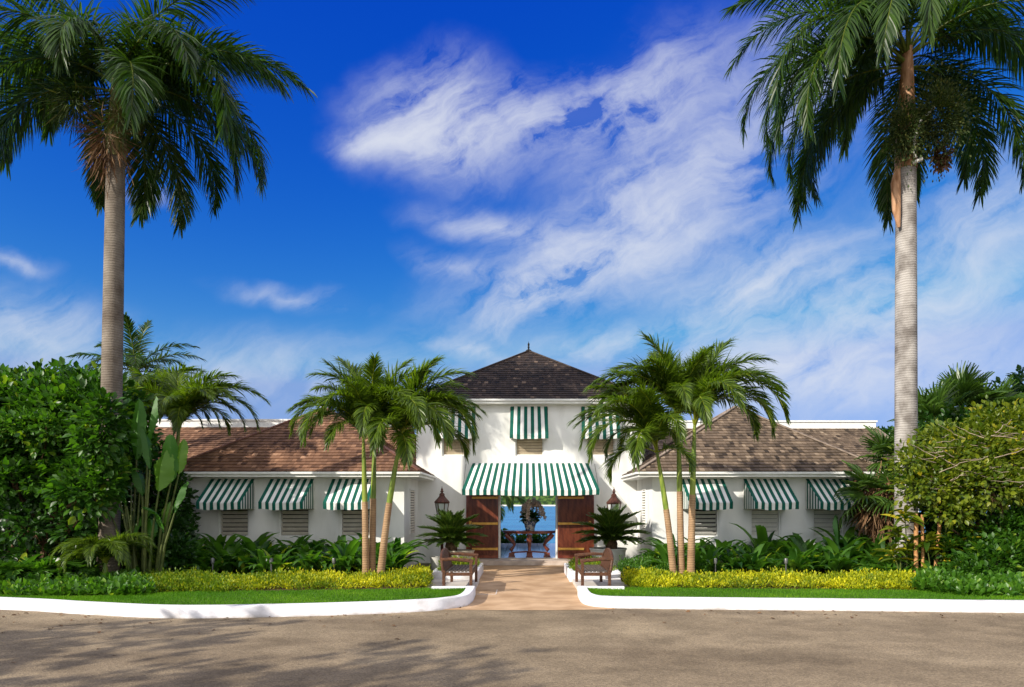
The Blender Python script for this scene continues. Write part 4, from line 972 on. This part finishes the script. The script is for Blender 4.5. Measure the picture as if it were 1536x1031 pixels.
shrub('shade_shrub', 'shaded shrub between the banana stems and the left wing wall', 'shrub', (X(255,18.8),18.8),
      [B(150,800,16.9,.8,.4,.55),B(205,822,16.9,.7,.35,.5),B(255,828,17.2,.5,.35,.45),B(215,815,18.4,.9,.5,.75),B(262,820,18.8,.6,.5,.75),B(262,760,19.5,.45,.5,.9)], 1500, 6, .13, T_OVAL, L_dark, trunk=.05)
shrub('lime_shrub', 'lighter lime-leaved shrub showing along the top of the left tree mass', 'shrub', (X(45,17.9),17.9),
      [B(20,600,17.2,1.1,.7,.5),B(100,612,17.0,.9,.6,.42),B(-60,590,17.4,1.0,.7,.6),B(60,640,16.2,.9,.5,.35),B(165,625,17.2,.5,.5,.35)], 900, 7, .13, T_OVAL, L_cover, trunk=.05)
# right: yellow-green tree with bare twigs over a dark understory
tR = shrub('yellowing_tree', 'spreading yellow-green tree with bare twigs filling the right edge', 'tree', (X(1500,17.2),17.2),
      [B(1450,690,17,1.2,1.0,.75),B(1530,670,17,1.3,1.1,.9),B(1400,705,17,.8,.8,.5),B(1390,730,16.6,.7,.6,.45),B(1470,730,16.6,1.2,.9,.55),B(1372,690,16.8,.4,.4,.3),B(1500,632,17.2,.7,.6,.35),B(1420,655,17.4,.5,.5,.28),B(1430,765,16.4,.5,.4,.3),B(1590,700,16.8,1.2,1.0,1.2)],
      2300, 6, .125, T_OVAL, L_lime, trunk=.12, spread=.17, nl=10)
b = MB()
for i in range(60):
    px, py = random.uniform(1395,1570), random.uniform(640,735); d = random.uniform(15.5,16.6); p = P3(px,py,d)
    q = (p[0]+random.uniform(-.9,-.2)*random.choice((1,1,-1)), p[1]-random.uniform(-.2,.4), p[2]+random.uniform(-.15,.35)); limb(b, p, q, .009, .003, .06)
b.build('bare_twigs', M_twig, tR, world=True)
shrub('tall_hedge', 'dark green leafy mass below the yellowing tree on the right', 'hedge', (X(1500,19.5),19.5),
      [B(1470,760,18.6,1.6,.9,1.3),B(1560,740,18.8,1.6,1.0,1.7),B(1420,800,18.2,.8,.6,.8),B(1650,740,19,1.8,1.0,2.0),B(1430,680,20.5,1.4,.8,1.2)], 2900, 6, .16, T_OVAL, L_dark, trunk=.1)
shrub('leafy_shrub', 'bright green leafy shrub in the bottom right corner of the bed', 'shrub', (X(1510,15.8),15.8),
      [B(1500,850,15.8,.8,.6,.55),B(1560,840,15.9,.8,.6,.75),B(1455,868,15.7,.5,.5,.35),B(1520,800,16.6,.8,.5,.5),B(1440,825,16.8,.6,.5,.45)], 1300, 6, .13, T_OVAL, L_grape, trunk=.05)
shrub('background_tree', 'dark rounded tree behind the fan palms at the right edge', 'tree', (X(1540,24),24),
      [B(1530,640,24,1.5,1.2,1.4),B(1600,620,24,1.8,1.2,2.0),B(1450,660,24,1.6,1.0,1.0)], 1200, 6, .2, T_OVAL, L_dark, trunk=.15)
# trees of the garden further off to either side
for i, (px, d, s, lab) in enumerate(((-260,25,2.6,'rounded tree far left beyond the hedge'),(1800,24,2.6,'rounded tree far right beyond the hedge'),(1330,36,1.3,'small dark tree behind the end of the right wing roof'))):
    zc = 2.6*s/1.7 if s > 2 else Z(668,d)
    shrub('background_tree', lab, 'tree', (X(px,d),d), [(X(px,d),d,zc,1.6*s,1.2*s,1.1*s if s>2 else .8),(X(px,d)+s*.8,d,zc*.8,1.1*s,1.1*s,.8*s if s>2 else .6)], 1100, 6, .22, T_OVAL, L_dark, trunk=.15)
# trees outside the frame on the photographer's side, whose shade falls across the drive
for i, (x, y, z, r) in enumerate(((-13.5,-1.5,6.0,2.2),(-16.5,2.0,5.5,2.0),(-11.5,-5.5,6.5,1.6))):
    shrub('driveway_tree', ['spreading tree on the far side of the drive','round tree beside the drive left of the photographer','tall tree behind the photographer','young tree behind the photographer'][i], 'tree', (x,y),
          [(x,y,z,r*1.2,r,r*.55),(x+1.2,y+.6,z+.8,r*.8,r*.8,r*.5),(x-1.3,y-.5,z-.4,r*.9,r*.7,r*.45)], 330, 6, .26, T_OVAL, L_dark, trunk=.16)

# clipped golden edging and leafy ground cover: nobody could count the plants
def cover(name, label, cat, A, Bk, hgt, n, per, size, T, m, rb=0, spread=.10, z0=.14, tint=0):
    A = np.array(A); Bk = np.array(Bk); k = len(A)-1; t = RNG.random(n)*k; i = t.astype(int); f = (t-i)[:,None]; v = RNG.random(n)[:,None]
    P = (A[i]*(1-f)+A[i+1]*f)*(1-v)+(Bk[i]*(1-f)+Bk[i+1]*f)*v; vv = v[:,0]
    a_, b_ = P[:,0], P[:,1]
    lump = .74+.34*np.sin(a_*5.1+2*np.sin(b_*2.3+a_*.7))*np.sin(b_*6.1+a_*2.1)+.14*np.sin(a_*2.3+1.1)+.12*np.sin(a_*13+b_*9)*np.sin(b_*11)
    if tint: rb = tint*np.repeat(np.sin(a_*1.9+b_*3)*.5+np.sin(a_*4.7-b_*5)*.5-.2, per)
    P[:,1] += .10*np.sin(a_*3.3)*(1-vv)+.06*np.sin(a_*8.1)*(1-vv)
    if tint: P[:,1] += .10+.10*np.sin(a_*5.7+1)*(1-vv)
    edge = np.minimum(1, np.sqrt(np.minimum(vv*2.2,(1-vv)*4))+.12)
    z = z0 + hgt*lump*edge*(RNG.random(n)**.4)
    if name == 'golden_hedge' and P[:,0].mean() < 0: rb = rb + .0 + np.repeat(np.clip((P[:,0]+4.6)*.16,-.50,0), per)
    C = np.c_[P, z]; O = norm(np.c_[RNG.normal(0,.5,n), RNG.normal(-.35,.5,n), np.ones(n)])
    v_ = clusters(C, O, per, spread, size, T, .9, rb)
    return props(mkmesh(name, v_[0], v_[1], m, rnd=v_[2]), label, cat, kind='stuff')
cover('golden_hedge', 'low golden-yellow hedge along the left lawn', 'hedge',
      [G(265,888.5,.15),G(350,886.5,.15),G(450,885.5,.15),G(560,884,.15),(-2.15,15.2),(-2.35,16.2)], [(-9.0,16.2),(-7.3,16.3),(-5.8,16.5),(-4.2,16.8),(-2.9,17.4),(-2.4,17.4)], .21, 3700, 7, .062, T_SMALL, L_gold, tint=.30)
cover('green_hedge', 'low green hedge between the golden hedge and the ground cover on the left', 'hedge',
      [G(225,890,.15),G(265,889,.15),G(350,888,.15)], [(-9.9,16.4),(-9.0,16.5),(-7.6,16.4)], .24, 1700, 7, .06, T_SMALL, L_gold, rb=-.48)
cover('golden_hedge', 'low golden-yellow hedge along the right lawn', 'hedge',
      [(2.35,15.25),G(968,883,.15),G(1100,884,.15),G(1250,885,.15),G(1330,885.5,.15),G(1385,886,.15)], [(2.5,16.6),(3.8,16.7),(5.4,16.6),(7.0,16.5),(8.6,16.3),(9.6,15.8)], .22, 3900, 7, .062, T_SMALL, L_gold, tint=.26)
cover('green_hedge', 'low green hedge behind the golden hedge beside the right planter', 'hedge',
      [(2.5,16.6),(3.3,16.8),(4.6,16.9)], [(2.6,18.8),(3.4,18.4),(4.5,17.5)], .38, 1500, 7, .06, T_SMALL, L_cover)
cover('planter_shrubs', 'small golden shrubs filling the left planter', 'shrubs', [(-2.2,17.65),(-1.32,17.65)], [(-2.2,19.9),(-1.32,19.9)], .24, 1100, 7, .06, T_SMALL, L_gold, rb=-.40, z0=.20)
cover('planter_shrubs', 'small golden shrubs filling the right planter', 'shrubs', [(1.34,17.65),(2.35,17.65)], [(1.34,19.9),(2.35,19.9)], .24, 1100, 7, .06, T_SMALL, L_gold, rb=-.40, z0=.20)
cover('ground_cover', 'bright leafy ground cover under the left shrubs', 'ground cover',
      [G(-120,893,.15),G(0,893,.15),G(100,895.5,.15),G(190,893,.15),G(235,890,.15)], [(-14.5,16.2),(-12.7,16.2),(-11.4,16.3),(-10.2,16.4),(-9.4,16.4)], .18, 2700, 6, .13, T_OVAL, L_cover, spread=.1)
cover('ground_cover', 'bright leafy ground cover in front of the right shrubs', 'ground cover',
      [G(1375,886.5,.15),G(1420,891,.15),G(1470,894.5,.15),G(1560,897,.15)], [(9.4,16),(10.2,16.2),(11,16.2),(12.5,16.2)], .24, 1500, 6, .13, T_OVAL, L_cover, spread=.1)

# strap-leaved lilies along the wing walls, one object each
LIL = []
def lily_mesh(seed, n=17, L_=.85):
    rg = np.random.default_rng(seed); V = []; Fc = []; rr = []
    for i in range(n):
        a = i*2.4+rg.normal(0,.3); e = math.radians(rg.uniform(48,86)); l = L_*rg.uniform(.6,1.15); w = rg.uniform(.10,.17); bend = rg.uniform(.9,2.3)
        r_ = .98 if rg.random() < .05 else rg.random()*.85; c = np.array([math.cos(a)*.05, math.sin(a)*.05, 0]); K = 7; b0 = len(V)
        side = np.array([-math.sin(a), math.cos(a), 0])
        for k in range(K+1):
            s = k/K; ee = e-bend*s**1.7
            wd = w*(.28+1.0*math.sin(math.pi*min(1,s*.85+.1))**1.2 if s < 1 else .05); up = np.array([-math.cos(a)*math.sin(ee), -math.sin(a)*math.sin(ee), math.cos(ee)])
            V += [c-side*wd*.5+up*wd*.18, c, c+side*wd*.5+up*wd*.18]; rr += [r_]*3
            c = c + np.array([math.cos(a)*math.cos(ee), math.sin(a)*math.cos(ee), math.sin(ee)])*l/K
        for k in range(K):
            q = b0+3*k; Fc += [(q,q+1,q+4,q+3),(q+1,q+2,q+5,q+4)]
    o = mkmesh('lily_plant', np.array(V), np.array(Fc), L_lily, rnd=rr, smooth=True); return o
for s in range(6): LIL.append(lily_mesh(400+s, 15+s, .80+.04*s))
def lily(x, y, s, label, group, k):
    o = LIL[k % 6]
    if o.get('label'): o = o.copy(); COL.objects.link(o)
    o.location = (x, y, .14); o.rotation_euler = (0,0,random.uniform(0,6.28)); o.scale = (s,s,s*random.uniform(.95,1.15)); props(o, label, 'plant', group)
def lilypos(side, x):
    wn = ([(-8.7,'leftmost'),(-6.9,'middle'),(-5.05,'rightmost')],[(5.4,'leftmost'),(7.28,'middle'),(9.16,'rightmost')])[side]; w = 'left' if side == 0 else 'right'
    c, nm = min(wn, key=lambda q: abs(q[0]-x)); e = x-c
    return ('below' if abs(e) < .42 else 'just left of' if e < 0 else 'just right of')+' the %s %s wing window' % (nm, w)
k = 0
for side, x0, x1 in ((0,-9.7,-3.4),(1,3.7,10.7)):
    n = 17 if side == 0 else 19
    for row, (yr, sc) in enumerate(((19.4,1.35),(18.5,1.2),(17.6,1.0))):
        for i in range(n):
            x = x0+(x1-x0)*(i+.5+.25*(row % 2))/n+random.uniform(-.1,.1)
            rowname = ('back row', 'middle row', 'front row')[row]
            lily(x*(.955 if row == 2 else .98 if row == 1 else 1), yr+random.uniform(-.2,.2), sc*random.uniform(.8,1.12),
                 'green lily in the %s, %s' % (rowname, lilypos(side, x)), 'lilies along the %s wing wall' % ('left' if side == 0 else 'right'), k); k += 1
# big upright paddle leaves: giant bird-of-paradise
def paddle(b_, stem, base, tip_c, L_, w, az_, lean, rnd_):
    """petiole from base to tip_c, blade rises from there"""
    stem.tube([base, ((base[0]*.6+tip_c[0]*.4), base[1]*.6+tip_c[1]*.4, base[2]*.45+tip_c[2]*.55), tip_c], [.035,.028,.018], 7)
    K = 18; c = np.array(tip_c,float); sd = np.array([math.cos(az_), math.sin(az_), 0]); f = np.array([-math.sin(az_), math.cos(az_), 0])
    vs = []; fs = []
    for k in range(K+1):
        s = k/K; wd = w*(math.sin(math.pi*min(1,max(.02,s*.93+.05)))**.55)*(1 if s < 1 else .1)
        ee = math.radians(88)-lean*s**1.4; up = f*(-math.cos(ee))*-1*0 + np.array([0,0,math.sin(ee)]) + f*math.cos(ee)
        nr = np.cross(sd, up)
        for q in (-1,-.5,0,.5,1): vs.append(c + sd*wd*.5*q*(1-.10*(abs(q)==1)*(k%3==0)) - nr*abs(q)*wd*(.28+.1*math.sin(s*9+az_*5)) + nr*.014*math.sin(s*60+q*3+az_*9)*(abs(q)>0) + up*abs(q)*.07)
        c = c + up*L_/K
    for k in range(K):
        for q in range(4): fs.append((k*5+q,k*5+q+1,(k+1)*5+q+1,(k+1)*5+q))
    b_.cr = rnd_; b_.add(vs, fs)
t = thing('giant_strelitzia', 'tall clump of upright paddle-shaped banana-like leaves left of the left wing', 'plant', (X(215,16.3),16.3,.14))
lf = MB(); stm = MB()
for (px,py,L_,w,az_,ln_,bx) in ((205,690,1.45,.36,.2,.2,198),(222,668,1.15,.30,-.6,.3,216),(180,690,1.0,.3,.8,.5,196),(268,712,.9,.32,.1,.7,240),(246,800,.8,.26,2.4,1.4,236),(200,808,.8,.3,-.7,1.3,206),(228,812,.7,.3,.6,1.5,225),(238,738,1.0,.55,-.15,.5,222),(256,725,1.15,.40,.5,.3,232),(176,735,.95,.42,.3,.35,200),(225,705,1.0,.25,1.1,.5,215),(190,760,.8,.3,2.6,1.1,205),(262,770,.8,.28,-.5,.9,238),(214,745,.8,.3,1.0,1.3,214),(248,790,.7,.25,.2,1.2,236),(168,775,.7,.26,.2,.9,200)):
    d = 16.3+random.uniform(-.25,.25); bp = (X(bx,d),d,.14); paddle(lf, stm, bp, P3(px,py,d), L_, w, az_, ln_, random.uniform(.3,.95))
lf.build('leaf_blades', L_paddle, t, smooth=True, world=True)
for i in range(4):
    x = X(random.uniform(198,242),16.3); stm.tube([(x,16.3,.14),(x+random.uniform(-.1,.1),16.3,1.2),(x+random.uniform(-.2,.2),16.35,random.uniform(1.8,2.8))],[.03,.026,.015],7)
stm.build('stalks', M_stem, t, smooth=True, world=True)
# one large paddle leaf over the right lilies
t = thing('canna_plant', 'dark upright paddle-leaved plant among the right lilies', 'plant', (X(1262,18.6),18.6,.14))
lf = MB(); stm = MB()
for (px,py,L_,w,az_,ln_) in ((1258,822,.85,.22,.3,.15),(1275,835,.7,.24,1.0,1.0),(1290,838,.7,.24,-.3,1.4),(1248,840,.7,.2,.2,1.2)):
    paddle(lf, stm, (X(1266,18.6),18.6,.14), P3(px,py,18.6), L_, w, az_, ln_, random.uniform(.0,.3))
lf.build('leaf_blades', L_lily, t, smooth=True, world=True); stm.build('stalks', M_stem, t, world=True)

# fan palms
def fan_leaf(seed, r=.75, seg=30, droop=.3, pet=.6):
    rg = np.random.default_rng(seed); V = []; Fc = []; rr = []; w = .012
    V += [(0,-w,0),(0,w,0),(pet,w,0),(pet,-w,0)]; Fc.append((0,1,2,3)); rr += [.9]*4
    for i in range(seg):
        a = math.radians(-125+250*i/(seg-1)); l = r*(.75+.3*math.cos(a*.6))*rg.uniform(.93,1.05); hw = r*.042; r_ = rg.random()*.8
        d = np.array([math.cos(a), math.sin(a), .22*abs(math.sin(a))]); sd = np.array([-math.sin(a), math.cos(a), 0]); b0 = len(V)
        for (s, ww, dz) in ((.02,.1,0),(.5,1.0,-.06),(.78,.6,-.22),(1,.08,-.55)):
            c = np.array([pet,0,0])+d*l*s+np.array([0,0,dz*droop*l]); z = (hw*.4 if i % 2 else -hw*.4)
            V += [c-sd*hw*ww+np.array([0,0,z]), c+sd*hw*ww-np.array([0,0,z])]; rr += [r_]*2
        for k in range(3): Fc.append((b0+2*k,b0+2*k+1,b0+2*k+3,b0+2*k+2))
    return mkmesh('fan_leaf', np.array(V), np.array(Fc), L_fan, rnd=rr)
FAN = [fan_leaf(500+i, .75, 30, d_) for i, d_ in enumerate((.2,.5,1.0))]
for o in FAN: o.location = (0,0,-50)
def fan_palm(label, px, py, d, n, s, skirt=False, emin=-35, emax=80, lean=0, group='fan palms right of the house'):
    zc = Z(py,d)-.14; t = thing('fan_palm', label, 'palm tree', (X(px,d),d,.14), 0, group)
    b = MB(); b.tube([(0,0,0),(lean*.5,0,zc*.5),(lean,0,zc)],[.19,.15,.13],12); b.build('trunk', M_fibre, t, smooth=True)
    for i in range(n):
        q = i/n; e = math.radians(emax+(emin-emax)*q); a = i*2.4+random.uniform(-.2,.2)
        c = FAN[min(2,int(q*3))].copy(); COL.objects.link(c); c.parent = t; c.location = (lean,0,zc)
        c.rotation_euler = Matrix.Rotation(a,3,'Z').to_euler() ; m3 = Matrix.Rotation(a,3,'Z') @ Matrix.Rotation(-e,3,'Y') @ Matrix.Rotation(random.uniform(-.3,.3),3,'X'); c.rotation_euler = m3.to_euler(); c.scale = (s*random.uniform(.85,1.1),)*3
    if skirt:
        P = np.array([lean,0,zc-.2])+RNG.normal(0,1,(700,3))*np.array([.18,.18,.35]); dd = norm(np.c_[P[:,0]-lean,P[:,1],np.full(700,-.55)])
        v = leaves(tmpl(.07,((0,.6),(.5,1),(1,.2)),.4,.1), P, dd, RNG.normal(0,1,(700,3)), RNG.uniform(.4,.9,700), RNG.random(700)); mkmesh('dead_leaf_skirt', v[0], v[1], L_dead, t, rnd=v[2])
    return t
fan_palm('fan palm with a brown skirt of dead leaves at the end of the right wing', 1322, 742, 19.3, 20, 1.0, True, -40, 50)
fan_palm('fan palm with pale leaves against the right wing roof', 1345, 690, 20.3, 14, .95, False, -20, 60)
fan_palm('bright fan palm directly right of the tall right trunk', 1398, 640, 21.5, 16, 1.05, False, -30, 80)
fan_palm('tall upright fan palm in the middle above the yellowing tree', 1440, 615, 21.8, 16, 1.05, False, -20, 88)
fan_palm('low fan palm whose leaf spreads right above the yellowing tree', 1490, 625, 21.5, 14, 1.05, False, -20, 70)

# canes beside the right trunk
for i, (px, py, tz_, tilt, r_, lab) in enumerate(((1374,862,771,.0,.05,'thick orange cut cane standing right of the pale trunk'),(1384,858,772,-.02,.04,'thin orange cut cane beside the thicker one'),(1402,864,765,.25,.045,'leaning brown cane between the trunk and the dark shrubs'))):
    d = 16.6+i*.1; b = MB(); z1 = Z(tz_,d); pts = [(X(px,d)+tilt*q*(z1-.14)*.35, d, .14+(z1-.14)*q) for q in (0,.25,.5,.75,1)]
    b.tube(pts, [r_*1.1,r_,r_*.95,r_,r_*.9], 9); o = b.build('palm_cane', M_cane, smooth=True); props(o, lab, 'stump', 'cut canes beside the right trunk')
ti = thing('ti_plant', 'slender stalked plant with yellow-tinged strap leaves beside the cut canes', 'plant', (X(1365,16.8),16.8,.14)); st = MB(); parts_ = []
for (px,py,bx) in ((1357,770,1360),(1422,770,1405),(1415,830,1400),(1365,820,1368),(1440,800,1420),(1340,830,1350),(1390,815,1395),(1345,800,1352)):
    d = 16.7; p0 = (X(bx,d),d,.14); p1 = P3(px,py,d); st.tube([p0,((p0[0]+p1[0])/2+.03,d,(p0[2]+p1[2])/2),p1],[.018,.015,.01],6)
    n = 22; a = RNG.random(n)*6.28; C = np.tile(np.array(p1),(n,1))+np.c_[np.zeros(n),np.zeros(n),RNG.uniform(-.25,.1,n)]
    parts_.append(leaves(T_LANCE, C, np.c_[np.cos(a),np.sin(a),RNG.uniform(-.1,1.1,n)], np.tile([0,0,1.],(n,1))+RNG.normal(0,.2,(n,3)), RNG.uniform(.35,.55,n), RNG.random(n)))
v = join(parts_); mkmesh('foliage', v[0], v[1], L_lime, ti, rnd=v[2], world=True); st.build('stalks', M_stem, ti, world=True)

# shaded strap and fern plants of the left bed
for i, (px, y, s, lab) in enumerate(((30,15.9,1.15,'large dark arching plant at the left edge of the left bed'),(62,16.3,1.1,'arching green plant under the forked trunk'),(130,16.2,1.0,'arching plant to the right of the white urn'),(10,15.3,.8,'small bright plant at the front left corner of the bed'),
        (265,17.3,1.15,'dark lily beside the banana stems'),(285,17.8,1.2,'tall lily at the left end of the left wing wall'),(1395,16.2,.8,'low strap-leaved plant at the foot of the canes'),(1345,16.6,.9,'strap-leaved plant at the foot of the pale trunk'))):
    o = LIL[i % 6].copy(); COL.objects.link(o); o.location = (X(px,y),y,.14); o.rotation_euler = (0,0,i*1.3); o.scale = (s,s,s); props(o, lab, 'plant', 'shade plants of the beds')
# fern-like fronds
FERN = frond_mesh('frond', 1.0, 62, 95, 26, .34, .05, .04, 12, plume=3, m=L_cover, seed=77, s0=.1, rad=.01); FERN.location = (0,0,-50)
for i, (px, y, s, lab) in enumerate(((35,15.3,1.35,'bright ferny plant low in the left bed'),(78,15.4,1.2,'ferny plant between the urn and the trunk'),(1425,16.0,.8,'ferny plant low in the right bed'),(1325,16.9,.8,'ferny plant left of the pale trunk'))):
    t = thing('fern', lab, 'fern', (X(px,y),y,.14), 0, 'ferns of the beds')
    for j in range(15): copy_frond(FERN, t, (0,0,0), j*2.4, s*random.uniform(.75,1.1))
# low green bushes on the shore seen beneath the table
shrub('shore_shrub', 'low green shrub beyond the terrace seen under the hall table', 'shrub', (X(790,33.2),33.2), [B(757,806,33.2,.35,.3,.28),B(788,811,33.2,.6,.3,.20),B(808,809,33.2,.35,.2,.16)], 320, 6, .13, T_OVAL, L_grape, trunk=.03)

# little lights on stakes behind the hedges
for i, (px, y) in enumerate(((319,17.1),(407,17.1),(501,17.1),(1073,17.0),(1179,17.0))):
    b = MB(); b.lathe([(.02,0),(.02,.38),(.045,.39),(.05,.50),(.04,.52)], n=12); o = b.build('garden_light', M_steel, smooth=True); o.location = (X(px,y),y,.14)
    props(o, ['small metal garden light in front of the leftmost window','small metal garden light left of the middle left window','small metal garden light in front of the third left window','small metal garden light right of the right palm clump','small metal garden light in front of the middle right window'][i], 'garden light', 'garden lights in the beds')

# templates that were only a source for copies
for o in PALM_VAR + CYC + FAN + [FERN]: bpy.data.objects.remove(o, do_unlink=True)
for o in LIL:
    if not o.get('label'): bpy.data.objects.remove(o, do_unlink=True)

S.render.engine = 'CYCLES'
S.cycles.max_bounces = 7; S.cycles.transparent_max_bounces = 4
